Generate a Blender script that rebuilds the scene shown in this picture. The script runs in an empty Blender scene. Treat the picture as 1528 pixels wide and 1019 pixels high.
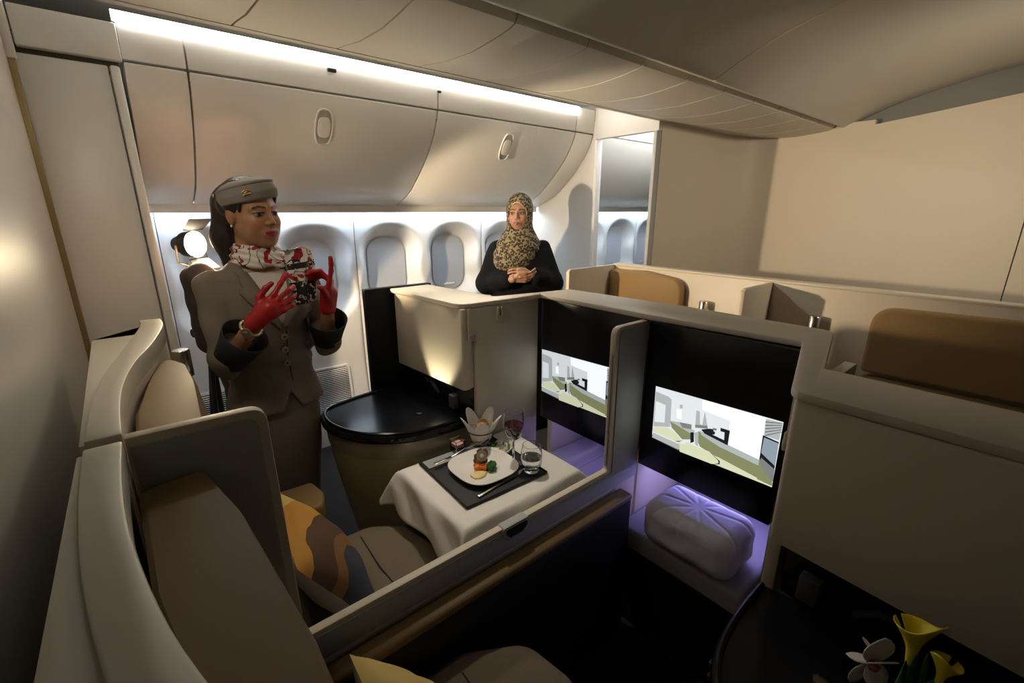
# Cabin mock-up of an airliner: centre pair of suites, window side wall, people in the aisle
import bpy, bmesh, math, random
import numpy as np
from mathutils import Vector, Matrix
random.seed(4); np.random.seed(4)
S = bpy.context.scene
col = S.collection

# ------------------------------------------------------------------ camera
CAM_H = 1.6; TH = math.radians(16.0); AZ = math.radians(50.1); FPX = 679.1; CX, CY = 764.0, 509.5
fwd = np.array([math.cos(AZ)*math.cos(TH), math.sin(AZ)*math.cos(TH), -math.sin(TH)])
rgt = np.array([math.sin(AZ), -math.cos(AZ), 0.0]); upv = np.cross(rgt, fwd); CAMP = np.array([0, 0, CAM_H])
cd = bpy.data.cameras.new('camera'); cam = bpy.data.objects.new('camera', cd); col.objects.link(cam)
cd.sensor_width = 36.0; cd.lens = FPX/1528*36.0; cd.clip_start = 0.02
M3 = Matrix(((rgt[0], upv[0], -fwd[0]), (rgt[1], upv[1], -fwd[1]), (rgt[2], upv[2], -fwd[2])))
cam.matrix_world = Matrix.Translation(CAMP) @ M3.to_4x4()
S.camera = cam
def on(x, y, ax, v):           # photo pixel -> point on a known plane
    r = fwd*FPX + rgt*(x-CX) - upv*(y-CY); i = 'XYZ'.index(ax)
    return CAMP + r*((v-CAMP[i])/r[i])

# ------------------------------------------------------------------ world, exposure
S.view_settings.view_transform = 'Standard'; S.view_settings.look = 'None'
S.view_settings.gamma = 1.0; S.view_settings.use_curve_mapping = False
S.view_settings.exposure = 0.12
W = bpy.data.worlds.new('cabin_ambient'); S.world = W; W.use_nodes = True
bg = W.node_tree.nodes['Background']; bg.inputs[0].default_value = (1.0, 0.94, 0.85, 1); bg.inputs[1].default_value = 0.025

def lamp(name, typ, loc, energy, color, target=None, **kw):
    L = bpy.data.lights.new(name, typ); L.energy = energy; L.color = color
    for k, v in kw.items(): setattr(L, k, v)
    o = bpy.data.objects.new(name, L); col.objects.link(o); o.location = loc
    if target is not None:
        o.rotation_euler = (Vector(target)-Vector(loc)).to_track_quat('-Z', 'Y').to_euler()
    return o
# out-of-frame ceiling downlights over the aisle and the table, plus a fill
lamp('aisle_downlight', 'SPOT', (-0.05, 1.2, 2.16), 15, (1.0, 0.88, 0.70), (0.5, 2.1, 0.9), spot_size=2.2, spot_blend=1.0, shadow_soft_size=0.12)
lamp('suite_downlight', 'SPOT', (1.0, 1.62, 2.12), 34, (1.0, 0.90, 0.76), (0.88, 1.26, 0.67), spot_size=0.95, spot_blend=0.9, shadow_soft_size=0.05)
lamp('forward_fill', 'SPOT', (2.75, -0.55, 2.15), 52, (1.0, 0.86, 0.68), (3.6, 1.5, 1.35), spot_size=1.9, spot_blend=1.0, shadow_soft_size=0.1)  # fill added to brighten the shadowed side of the forward wall

# ------------------------------------------------------------------ materials
def mat(name, c, rough=0.5, metal=0.0, noise=0.0, nscale=30, bump=0.0, bscale=200, emit=0.0, ecol=None, coat=0.0, trans=0.0, ior=1.45, sheen=0.0, spec=0.5):
    m = bpy.data.materials.new(name); m.use_nodes = True; nt = m.node_tree; b = nt.nodes['Principled BSDF']
    b.inputs['Base Color'].default_value = (*c, 1); b.inputs['Roughness'].default_value = rough; b.inputs['Metallic'].default_value = metal
    b.inputs['Coat Weight'].default_value = coat; b.inputs['Transmission Weight'].default_value = trans; b.inputs['IOR'].default_value = ior
    b.inputs['Sheen Weight'].default_value = sheen; b.inputs['Specular IOR Level'].default_value = spec
    if emit: b.inputs['Emission Color'].default_value = (*(ecol or c), 1); b.inputs['Emission Strength'].default_value = emit
    if noise or bump:
        tc = nt.nodes.new('ShaderNodeTexCoord')
    if noise:
        n = nt.nodes.new('ShaderNodeTexNoise'); n.inputs['Scale'].default_value = nscale; n.inputs['Detail'].default_value = 4
        nt.links.new(tc.outputs['Object'], n.inputs['Vector'])
        r = nt.nodes.new('ShaderNodeMapRange'); r.inputs[3].default_value = 1-noise; r.inputs[4].default_value = 1+noise
        nt.links.new(n.outputs['Fac'], r.inputs[0])
        mx = nt.nodes.new('ShaderNodeVectorMath'); mx.operation = 'SCALE'; mx.inputs[0].default_value = c
        nt.links.new(r.outputs[0], mx.inputs['Scale']); nt.links.new(mx.outputs[0], b.inputs['Base Color'])
    if bump:
        n2 = nt.nodes.new('ShaderNodeTexNoise'); n2.inputs['Scale'].default_value = bscale; n2.inputs['Detail'].default_value = 3
        nt.links.new(tc.outputs['Object'], n2.inputs['Vector'])
        bp = nt.nodes.new('ShaderNodeBump'); bp.inputs['Strength'].default_value = bump; bp.inputs['Distance'].default_value = 0.002
        nt.links.new(n2.outputs['Fac'], bp.inputs['Height']); nt.links.new(bp.outputs[0], b.inputs['Normal'])
    return m
def emis(name, c, s):
    m = bpy.data.materials.new(name); m.use_nodes = True; nt = m.node_tree; nt.nodes.clear()
    e = nt.nodes.new('ShaderNodeEmission'); e.inputs[0].default_value = (*c, 1); e.inputs[1].default_value = s
    o = nt.nodes.new('ShaderNodeOutputMaterial'); nt.links.new(e.outputs[0], o.inputs[0]); return m
def pattern(name, cols, scale, kind='voronoi', rough=0.8, bands=None):
    """fabric print: cells or bands picked from constant colour stops"""
    m = bpy.data.materials.new(name); m.use_nodes = True; nt = m.node_tree; b = nt.nodes['Principled BSDF']; b.inputs['Roughness'].default_value = rough
    tc = nt.nodes.new('ShaderNodeTexCoord'); ramp = nt.nodes.new('ShaderNodeValToRGB'); ramp.color_ramp.interpolation = 'CONSTANT'
    if kind == 'voronoi':
        t = nt.nodes.new('ShaderNodeTexVoronoi'); t.inputs['Scale'].default_value = scale; out = t.outputs['Distance']
    elif kind == 'cells':
        t = nt.nodes.new('ShaderNodeTexVoronoi'); t.inputs['Scale'].default_value = scale
        sp = nt.nodes.new('ShaderNodeSeparateColor'); nt.links.new(t.outputs['Color'], sp.inputs[0]); out = sp.outputs[0]
    else:
        t = nt.nodes.new('ShaderNodeTexNoise'); t.inputs['Scale'].default_value = scale; t.inputs['Detail'].default_value = 1.5; out = t.outputs['Fac']
    nt.links.new(tc.outputs['Object'], t.inputs['Vector']); nt.links.new(out, ramp.inputs[0])
    el = ramp.color_ramp.elements
    for i, (p, c) in enumerate(cols):
        e = el[i] if i < 2 else el.new(p)
        e.position = p; e.color = (*c, 1)
    nt.links.new(ramp.outputs[0], b.inputs['Base Color']); return m

CREAM = mat('cream_lacquer', (0.60, 0.53, 0.42), 0.42, noise=0.02, nscale=4)
CREAMD = mat('cream_edge', (0.58, 0.50, 0.38), 0.45)
GREY = mat('grey_panel', (0.34, 0.345, 0.315), 0.5, noise=0.03, nscale=5)
SHELLG = mat('shell_cream', (0.44, 0.41, 0.33), 0.45, noise=0.02, nscale=3)
LEATHER = mat('tan_leather', (0.165, 0.105, 0.045), 0.46, noise=0.06, nscale=8, bump=0.15, bscale=500, spec=0.22)
LEATHB = mat('brown_leather', (0.27, 0.170, 0.070), 0.5, noise=0.06, nscale=8, bump=0.15, bscale=500, spec=0.25)
FABRIC = mat('seat_fabric', (0.15, 0.115, 0.075), 0.9, noise=0.25, nscale=260, bump=0.4, bscale=700)
BLACK = mat('black_gloss', (0.006, 0.007, 0.010), 0.22)
BLACKM = mat('black_matt', (0.008, 0.008, 0.011), 0.6)
OLIVE = mat('olive_metallic', (0.36, 0.315, 0.165), 0.42, metal=0.2)
GOLDB = mat('bronze_band', (0.30, 0.27, 0.20), 0.35, metal=0.5)
STEEL = mat('brushed_steel', (0.55, 0.5, 0.43), 0.25, metal=1.0)
WALLW = mat('sidewall_plastic', (0.74, 0.745, 0.755), 0.45)
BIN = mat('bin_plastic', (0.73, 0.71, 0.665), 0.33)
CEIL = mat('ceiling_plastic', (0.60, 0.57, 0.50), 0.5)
BULK = mat('bulkhead_laminate', (0.66, 0.59, 0.48), 0.5, noise=0.015, nscale=3)
AFT = mat('aft_wall_laminate', (0.52, 0.495, 0.44), 0.30, noise=0.02, nscale=2, spec=1.0)
GAP = mat('dark_gap', (0.10, 0.085, 0.05), 0.7)
CARPET = mat('dark_carpet', (0.015, 0.014, 0.016), 0.95, noise=0.3, nscale=120)
SHADE = mat('window_shade', (0.50, 0.525, 0.58), 0.5)
COVE = emis('cove_light', (1.0, 0.97, 0.93), 32.0)
FARFILL = emis('far_fill_light', (0.80, 0.90, 1.0), 30.0)
SIDEL = emis('sidewall_light', (0.66, 0.82, 1.0), 24.0)
PURPLE = emis('footwell_led', (0.36, 0.34, 1.0), 42.0)
PURPLE2 = emis('footwell_led_dim', (0.36, 0.32, 1.0), 12.0)

# ------------------------------------------------------------------ mesh helpers
WT = {}
def box(x0, x1, y0, y1, z0, z1):
    v = [(x, y, z) for z in (z0, z1) for y in (y0, y1) for x in (x0, x1)]
    return v, [(0, 2, 3, 1), (4, 5, 7, 6), (0, 1, 5, 4), (2, 6, 7, 3), (0, 4, 6, 2), (1, 3, 7, 5)]
def prism(poly, axis, a0, a1):
    n = len(poly); v = []
    for a in (a0, a1):
        for p, q in poly:
            v.append((a, p, q) if axis == 'X' else (p, a, q) if axis == 'Y' else (p, q, a))
    f = [tuple(range(n-1, -1, -1)), tuple(range(n, 2*n))] + [(i, (i+1) % n, n+(i+1) % n, n+i) for i in range(n)]
    return v, f
def fillet(poly, r, only=None, seg=6):
    out = []; n = len(poly)
    for i in range(n):
        p = Vector(poly[i]); a = Vector(poly[i-1]); b = Vector(poly[(i+1) % n])
        rr = r[i] if isinstance(r, dict) and i in r else (r if not isinstance(r, dict) else 0)
        if rr <= 0 or (only is not None and i not in only): out.append(tuple(p)); continue
        u = (a-p).normalized(); w = (b-p).normalized(); ang = u.angle(w)
        t = min(rr/math.tan(ang/2), (a-p).length*0.49, (b-p).length*0.49)
        s = p+u*t; e = p+w*t
        for k in range(seg+1):
            q = k/seg; out.append(tuple(s*(1-q)**2 + p*2*q*(1-q) + e*q*q))
    return out
def tube(path, r, n=10, caps=True):
    P = [Vector(p) for p in path]; m = len(P); R = r if isinstance(r, (list, tuple)) else [r]*m
    v = []; f = []; ref = None
    for i in range(m):
        t = (P[min(i+1, m-1)]-P[max(i-1, 0)]).normalized()
        if ref is None: ref = t.orthogonal().normalized()
        ref = (ref-t*ref.dot(t)).normalized(); bb = t.cross(ref)
        for k in range(n):
            a = 2*math.pi*k/n; v.append(tuple(P[i]+(ref*math.cos(a)+bb*math.sin(a))*R[i]))
    for i in range(m-1):
        for k in range(n):
            f.append((i*n+k, i*n+(k+1) % n, (i+1)*n+(k+1) % n, (i+1)*n+k))
    if caps: f += [tuple(range(n-1, -1, -1)), tuple(range((m-1)*n, m*n))]
    return v, f
def lathe(prof, c=(0, 0, 0), n=28):
    v = []; f = []; m = len(prof)
    for r, z in prof:
        for k in range(n):
            a = 2*math.pi*k/n; v.append((c[0]+r*math.cos(a), c[1]+r*math.sin(a), c[2]+z))
    for i in range(m-1):
        for k in range(n): f.append((i*n+k, i*n+(k+1) % n, (i+1)*n+(k+1) % n, (i+1)*n+k))
    if prof[0][0] > 1e-5: f.append(tuple(range(n-1, -1, -1)))
    if prof[-1][0] > 1e-5: f.append(tuple(range((m-1)*n, m*n)))
    return v, f
def grid(fn, nu, nv):
    v = [tuple(fn(i/nu, j/nv)) for j in range(nv+1) for i in range(nu+1)]
    f = [(j*(nu+1)+i, j*(nu+1)+i+1, (j+1)*(nu+1)+i+1, (j+1)*(nu+1)+i) for j in range(nv) for i in range(nu)]
    return v, f
def loft(rings, caps=True):
    n = len(rings[0]); v = [tuple(p) for r in rings for p in r]; f = []
    for i in range(len(rings)-1):
        for k in range(n): f.append((i*n+k, i*n+(k+1) % n, (i+1)*n+(k+1) % n, (i+1)*n+k))
    if caps: f += [tuple(range(n-1, -1, -1)), tuple(range((len(rings)-1)*n, len(rings)*n))]
    return v, f
def join(*vfs):
    v = []; f = []
    for vv, ff in vfs:
        o = len(v); v += list(vv); f += [tuple(i+o for i in q) for q in ff]
    return v, f
def move(vf, d, rot=None):
    v, f = vf; R = Matrix.Rotation(rot, 3, 'Z') if rot else None
    return [tuple((R @ Vector(p) if R else Vector(p))+Vector(d)) for p in v], f
def sheet(vf, t):              # thicken a grid along z
    v, f = vf; n = len(v)
    return v, f
def tag(o, label=None, cat=None, group=None, kind=None):
    if label: o['label'] = label
    if cat: o['category'] = cat
    if group: o['group'] = group
    if kind: o['kind'] = kind
    return o
def thing(name, loc, label=None, cat=None, group=None, kind=None):
    o = bpy.data.objects.new(name, None); col.objects.link(o); o.location = loc; o.empty_display_size = 0.05
    WT[o] = Vector(loc); return tag(o, label, cat, group, kind)
def mk(name, vf, m, parent=None, smooth=35, bev=0.0, seg=2, colors=None, solid=0.0, sub=0, fm=None, **kw):
    v = np.array(vf[0], dtype=np.float64); lo = v.min(0); hi = v.max(0)
    c = Vector(((lo[0]+hi[0])/2, (lo[1]+hi[1])/2, lo[2])); v = v-np.array(c)
    me = bpy.data.meshes.new(name); me.from_pydata(v.tolist(), [], [tuple(int(i) for i in q) for q in vf[1]])
    for x in (m if isinstance(m, (list, tuple)) else [m]): me.materials.append(x)
    if fm is not None: me.polygons.foreach_set('material_index', fm)
    if colors is not None:
        a = me.color_attributes.new('Col', 'FLOAT_COLOR', 'POINT'); a.data.foreach_set('color', np.asarray(colors, np.float32).ravel())
    if bev > 0 or colors is None:
        bm = bmesh.new(); bm.from_mesh(me); bmesh.ops.recalc_face_normals(bm, faces=bm.faces)
        if bev > 0:
            ed = [e for e in bm.edges if len(e.link_faces) == 2 and e.calc_face_angle(0) > 0.5]
            bmesh.ops.bevel(bm, geom=ed, offset=bev, segments=seg, profile=0.5, affect='EDGES', clamp_overlap=True)
        bm.to_mesh(me); bm.free()
    if smooth:
        me.polygons.foreach_set('use_smooth', [True]*len(me.polygons)); me.set_sharp_from_angle(angle=math.radians(smooth))
    me.update()
    o = bpy.data.objects.new(name, me); col.objects.link(o); WT[o] = c
    if parent is not None: o.parent = parent; o.location = c-WT[parent]
    else: o.location = c
    if solid: md = o.modifiers.new('thickness', 'SOLIDIFY'); md.thickness = solid; md.offset = 0
    if sub: md = o.modifiers.new('smooth', 'SUBSURF'); md.levels = sub; md.render_levels = sub
    return tag(o, **kw)
def dup(o, d, parent=None, **kw):
    c = o.copy(); col.objects.link(c); WT[c] = WT[o]+Vector(d)
    if parent is None: c.location = WT[c]
    else: c.parent = parent; c.location = WT[c]-WT[parent]
    for ch in list(o.children): dup(ch, d, c)
    return tag(c, **kw)

# ------------------------------------------------------------------ signed-distance modelling (bodies, clothes)
def smin(a, b, k):
    h = np.clip(0.5+0.5*(b-a)/k, 0, 1); return b+(a-b)*h-k*h*(1-h)
def smax(a, b, k): return -smin(-a, -b, k)
def cone(P, a, b, ra, rb):
    a = np.array(a, np.float32); b = np.array(b, np.float32); ba = b-a; pa = [P[i]-a[i] for i in range(3)]
    t = np.clip((pa[0]*ba[0]+pa[1]*ba[1]+pa[2]*ba[2])/float(ba@ba+1e-9), 0, 1)
    return np.sqrt((pa[0]-t*ba[0])**2+(pa[1]-t*ba[1])**2+(pa[2]-t*ba[2])**2)-(ra+(rb-ra)*t)
def ell(P, c, r):
    q = [(P[i]-c[i])/r[i] for i in range(3)]
    k0 = np.sqrt(q[0]**2+q[1]**2+q[2]**2)+1e-6; k1 = np.sqrt((q[0]/r[0])**2+(q[1]/r[1])**2+(q[2]/r[2])**2)+1e-6
    return k0*(k0-1)/k1
def nets(fn, lo, hi, h):
    """naive surface nets: fn((X,Y,Z)) -> distance; returns verts, quads"""
    lo = np.array(lo, float); n = np.ceil((np.array(hi)-lo)/h).astype(int)+1
    ax = [np.arange(n[i], dtype=np.float32)*h+lo[i] for i in range(3)]
    P = np.meshgrid(*ax, indexing='ij', sparse=True)
    D = np.broadcast_to(fn(P), tuple(n)).astype(np.float32).copy()
    D[0] = D[-1] = 1; D[:, 0] = D[:, -1] = 1; D[:, :, 0] = D[:, :, -1] = 1
    ins = D < 0; m = n-1
    cnt = np.zeros(m, np.int8); s = [np.zeros(m, np.float32) for _ in range(3)]; w = np.zeros(m, np.float32)
    sl = lambda o: tuple(slice(o[i], o[i]+m[i]) for i in range(3))
    for d in range(3):
        for a in (0, 1):
            for b in (0, 1):
                o = [0, 0, 0]; e = [i for i in range(3) if i != d]; o[e[0]] = a; o[e[1]] = b
                o2 = list(o); o2[d] = 1
                A = D[sl(o)]; B = D[sl(o2)]; x = (A < 0) != (B < 0)
                t = np.where(x, A/(np.where(x, A-B, 1)), 0)
                w += x
                for i in range(3): s[i] += np.where(x, (t if i == d else o[i]), 0)
    act = w > 0; idx = -np.ones(m, np.int64); idx[act] = np.arange(act.sum())
    I = np.argwhere(act); ww = w[act]
    V = np.stack([(I[:, i]+s[i][act]/ww)*h+lo[i] for i in range(3)], 1)
    F = []
    for d in range(3):
        e = [i for i in range(3) if i != d]
        o = tuple(slice(0, n[i]-1) if i == d else slice(1, n[i]-1) for i in range(3)); o2 = tuple(slice(1, n[i]) if i == d else slice(1, n[i]-1) for i in range(3))
        A = ins[o]; B = ins[o2]; C = np.argwhere(A != B)
        if len(C) == 0: continue
        fl = A[A != B]; C = C+np.array([0 if i == d else 1 for i in range(3)])
        q = []
        for a, b in ((0, 0), (1, 0), (1, 1), (0, 1)):
            c = C.copy(); c[:, e[0]] -= a; c[:, e[1]] -= b; q.append(idx[c[:, 0], c[:, 1], c[:, 2]])
        Q = np.stack(q, 1); flip = fl if d != 1 else ~fl
        Q[~flip] = Q[~flip][:, ::-1]; F.append(Q)
    return V, np.concatenate(F)
def relax(V, F, it=1, lam=0.5):
    for _ in range(it):
        acc = np.zeros_like(V); c = np.zeros(len(V))
        for a, b in ((0, 1), (1, 2), (2, 3), (3, 0)):
            np.add.at(acc, F[:, a], V[F[:, b]]); np.add.at(c, F[:, a], 1); np.add.at(acc, F[:, b], V[F[:, a]]); np.add.at(c, F[:, b], 1)
        V = V*(1-lam)+lam*acc/np.maximum(c, 1)[:, None]
    return V

# ================================================================== STRUCTURE
ST = dict(kind='structure')
mk('floor', box(-0.6, 5.5, -2.2, 3.2, -0.05, 0.0), CARPET, **ST)
mk('wall_aft', box(-0.24, -0.18, -2.2, 2.29, 0.0, 2.40), AFT, bev=0.01, **ST)
trim = mk('trim_1', box(-0.195, -0.165, 2.30, 2.318, 0.0, 2.12), mat('bronze_trim', (0.33, 0.25, 0.11), 0.35, metal=0.5), **ST)

# side closet panel beside the window wall, with an upper fascia and a shadow gap
closet = thing('wall_closet', (-0.03, 2.33, 0), **ST)
mk('closet_panel', box(-0.18, 0.068, 2.32, 2.345, 0.0, 2.097), BIN, closet, bev=0.006)
mk('closet_edge', box(0.072, 0.10, 2.30, 3.1, 0.0, 2.097), BIN, closet, bev=0.008)
mk('fascia', box(-0.155, 0.112, 2.305, 2.345, 2.115, 2.235), BIN, closet, bev=0.006)
mk('shadow_gap', box(-0.18, 0.10, 2.345, 2.36, 2.08, 2.13), GAP, closet)
mk('corner_cap', box(-0.19, -0.158, 2.29, 2.318, 2.07, 2.30), BIN, closet, bev=0.008)

# window wall: panels with moulded window reveals
def sstep(x): x = np.clip(x, 0, 1); return x*x*(3-2*x)
WIN = [0.41+0.53*k for k in range(10)]
WZ0, WZ1 = 0.99, 1.41
def wall_y(x, z):
    y = 3.10-0.01*sstep((z-1.35)/0.25)-0.05*sstep((0.6-z)/0.6)
    for xc in WIN:
        zc = (WZ0+WZ1)/2; hh = (WZ1-WZ0)/2; hw = 0.145; r = 0.125
        a = np.maximum(np.abs(x-xc)-(hw-r), 0); b = np.maximum(np.abs(z-zc)-(hh-r), 0); d = np.hypot(a, b)-r
        wd = np.where(z > zc, 0.085+0.035*sstep((z-zc)/hh), 0.085+0.06*sstep((zc-z)/hh))
        y = y+0.115*(1-sstep(d/wd))
    return y
wallw = thing('wall_window', (2.2, 3.15, 0), **ST)
edges = [0.10, 1.205-0.53*0-0.53, 1.205, 2.265, 2.795]
edges = [0.145, 1.205, 2.265, 2.795]
def wpanel(x0, x1):
    nx = int((x1-x0)/0.0125); nz = 110
    X = np.linspace(x0+0.002, x1-0.002, nx+1); Z = np.linspace(0.0, 1.60, nz+1)
    XX, ZZ = np.meshgrid(X, Z); YY = wall_y(XX, ZZ)
    # rolled panel edges
    e = np.minimum(XX-X[0], X[-1]-XX); YY = YY+0.006*(1-sstep(e/0.012))
    v = np.stack([XX, YY, ZZ], -1).reshape(-1, 3)
    f = [(j*(nx+1)+i, j*(nx+1)+i+1, (j+1)*(nx+1)+i+1, (j+1)*(nx+1)+i) for j in range(nz) for i in range(nx)]
    return v, f
for x0, x1 in zip([0.105]+edges[:-1], edges): mk('sidewall_panel', wpanel(x0, x1), WALLW, wallw, smooth=60)
for x0, x1 in ((2.86, 3.325), (3.325, 4.385), (4.385, 5.445)): mk('sidewall_panel', wpanel(x0, x1), WALLW, wallw, smooth=60)
mk('seam_backing', box(0.1, 5.45, 3.24, 3.26, 0, 1.62), GAP, wallw)
for k, xc in enumerate(WIN):
    if xc > 5.4: continue
    zc = (WZ0+WZ1)/2
    poly = fillet([(xc-0.147, WZ0-0.004), (xc+0.147, WZ0-0.004), (xc+0.147, WZ1+0.004), (xc-0.147, WZ1+0.004)], 0.127, seg=8)
    w = thing('window_%d' % (k+1), (xc, 3.2, WZ0), **ST)
    mk('window_shade', prism(poly, 'Y', 3.2, 3.206), SHADE, w)
    mk('shade_lip', box(xc-0.05, xc+0.05, 3.194, 3.2, WZ0+0.03, WZ0+0.042), WALLW, w, bev=0.002)
# low ventilation grilles
def grille(x0, x1, z0, z1, label):
    g = thing('vent_grille', ((x0+x1)/2, 3.04, z0), label, 'vent', 'vent grilles at the foot of the window wall')
    o = fillet([(x0, z0), (x1, z0), (x1, z1), (x0, z1)], 0.03); i = fillet([(x0+.014, z0+.014), (x1-.014, z0+.014), (x1-.014, z1-.014), (x0+.014, z1-.014)], 0.02)
    n = len(o); yy = lambda z: float(wall_y(np.array([x0]), np.array([z]))[0])
    v = [(p, yy(q)-0.007, q) for p, q in o]+[(p, yy(q)-0.007, q) for p, q in i]+[(p, yy(q)+0.002, q) for p, q in o]+[(p, yy(q)+0.002, q) for p, q in i]
    f = []
    for a, b in ((0, n), (2*n, 0), (n, 3*n)):
        f += [(a+k, a+(k+1) % n, b+(k+1) % n, b+k) for k in range(n)]
    mk('grille_frame', (v, f), WALLW, g)
    sl = []; z = z0+0.02
    while z < z1-0.018:
        y = yy(z); sl.append(([(x0+.012, y-0.006, z), (x1-.012, y-0.006, z), (x1-.012, y+0.0, z+0.007), (x0+.012, y+0.0, z+0.007), (x0+.012, y-0.004, z-.001), (x1-.012, y-0.004, z-.001)], [(0, 1, 2, 3), (0, 4, 5, 1)])); z += 0.0125
    tag(mk('slats', join(*sl), WALLW, g, smooth=0), kind='stuff')
    mk('grille_back', ([(x0+.012, yy(z0)-0.001, z0+.012), (x1-.012, yy(z0)-0.001, z0+.012), (x1-.012, yy(z1)-0.001, z1-.012), (x0+.012, yy(z1)-0.001, z1-.012)], [(0, 1, 2, 3)]), BLACKM, g)
grille(0.66, 1.08, 0.20, 0.56, 'white slatted vent low on the window wall beside the black cabinet')
grille(0.16, 0.58, 0.20, 0.56, 'white slatted vent low on the window wall behind the lamp tripod')
for k, (x0, x1) in enumerate(((0.11, 2.79), (2.86, 5.44))):
    lt = thing('trim_%d' % (2+k), ((x0+x1)/2, 3.04, 1.585), **ST)
    mk('light_diffuser', box(x0, x1, 3.030, 3.066, 1.602, 1.606), SIDEL, lt)
    mk('light_valance', box(x0, x1, 3.004, 3.014, 1.590, 1.640), BIN, lt, bev=0.003)

# overhead stowage bins
BP = [(3.10, 1.605), (2.97, 1.645), (2.80, 1.712), (2.69, 1.79), (2.58, 1.885), (2.49, 1.985), (2.435, 2.075), (2.41, 2.138)]
def catmull(P, k=4):
    out = []
    for i in range(len(P)-1):
        p0 = np.array(P[max(i-1, 0)]); p1 = np.array(P[i]); p2 = np.array(P[i+1]); p3 = np.array(P[min(i+2, len(P)-1)])
        for j in range(k):
            t = j/k; out.append(tuple(0.5*((2*p1)+(-p0+p2)*t+(2*p0-5*p1+4*p2-p3)*t*t+(-p0+3*p1-3*p2+p3)*t**3)))
    return out+[tuple(P[-1])]
BPS = catmull(BP)
def binbody(x0, x1): return prism(BPS+[(3.10, 2.138)], 'X', x0, x1)
def bin_(x0, x1, label, latch=None, lz=2.0):
    b = thing('overhead_bin', ((x0+x1)/2, 2.75, 1.6), label, 'overhead bin', 'overhead bins along the window wall')
    mk('bin_door', binbody(x0, x1), BIN, b, bev=0.006, smooth=30)
    mk('bin_fascia', prism([(2.41, 2.146), (2.40, 2.25), (2.40, 2.30), (3.1, 2.30), (3.1, 2.146)], 'X', x0, x1), BIN, b, bev=0.003)
    if latch:
        ty, tz = -0.52, 0.854; ny, nz = -0.854, -0.52        # surface tangent and outward normal
        yc, zc = 2.482, 2.0
        def oval(rx, rz, h0, h1, dz=0):
            P = [(rx*math.cos(a), max(-1, min(1, 1.25*math.sin(a)))*rz) if False else (rx*math.copysign(abs(math.cos(a))**0.6, math.cos(a)), rz*math.copysign(abs(math.sin(a))**0.75, math.sin(a))+dz) for a in np.linspace(0, 2*math.pi, 33)[:-1]]
            v = [(latch+p, yc+ty*q+ny*h, zc+tz*q+nz*h) for h in (h0, h1) for p, q in P]; n = 32
            return v, [tuple(range(n)), tuple(range(n, 2*n))]+[(i, (i+1) % n, n+(i+1) % n, n+i) for i in range(n)]
        l = mk('latch_plate', oval(0.042, 0.088, -0.004, 0.006), mat('latch_grey', (0.40, 0.38, 0.34), 0.5), b, bev=0.003)  # plate a darker grey than the bin door
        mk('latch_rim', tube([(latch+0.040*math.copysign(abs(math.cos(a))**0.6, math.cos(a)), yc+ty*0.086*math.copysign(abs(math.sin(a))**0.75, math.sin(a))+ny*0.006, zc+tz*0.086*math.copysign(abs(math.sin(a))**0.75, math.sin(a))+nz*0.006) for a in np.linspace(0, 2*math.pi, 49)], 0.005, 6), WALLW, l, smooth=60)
        mk('latch_paddle', oval(0.032, 0.05, 0.004, 0.014), BIN, l, bev=0.004)
    return b
bin_(0.118, 0.317, 'narrow latchless bin filler beside the closet panel')
bin_(0.323, 1.474, 'cream overhead bin above the presenting flight attendant', 0.86)
bin_(1.480, 2.602, 'cream overhead bin above the woman in the headscarf', 2.02)
bin_(2.608, 2.797, 'narrow curved bin end piece against the white divider wall')
bin_(2.86, 5.44, 'overhead bin seen through the open doorway past the divider')
mk('trim_4', prism([(2.43, 2.10), (2.60, 1.93), (3.05, 1.70), (3.05, 2.12)], 'X', 0.30, 2.64), GAP, **ST)
mk('trim_5', box(0.11, 2.62, 2.392, 2.402, 2.266, 2.300), COVE, **ST)
mk('trim_6', box(2.86, 5.44, 2.392, 2.402, 2.266, 2.300), COVE, **ST)
mk('trim_7', box(2.86, 5.2, 1.902, 1.912, 2.26, 2.30), FARFILL, **ST)  # glowing strip added behind the fairing to brighten the bins past the doorway
sens = mk('sensor_clip', box(0.875, 0.915, 2.383, 2.40, 2.228, 2.243), BLACKM, bev=0.003, label='small black sensor on the lit strip above the large bin', cat='sensor')
mk('seam_clip', box(1.47, 1.49, 2.386, 2.40, 2.225, 2.235), BLACKM, bev=0.002, label='tiny dark clip where two bin fascias meet', cat='clip')

# divider wall and doorway past it
dv = thing('wall_divider', (2.82, 2.7, 0), **ST)
DIV = mat('divider_white', (0.60, 0.60, 0.59), 0.5)
mk('divider_panel', box(2.80, 2.84, 2.385, 3.3, 0.0, 2.34), DIV, dv, bev=0.004)
mk('divider_edge', box(2.79, 2.85, 2.362, 2.388, 0.0, 2.10), WALLW, dv, bev=0.006)
mk('door_header', box(2.80, 2.84, 1.86, 2.386, 2.105, 2.34), DIV, dv, bev=0.004)
mk('door_post', box(2.79, 2.85, 1.865, 1.892, 0.0, 2.105), mat('post_grey', (0.42, 0.42, 0.41), 0.5), dv, bev=0.006)

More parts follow.
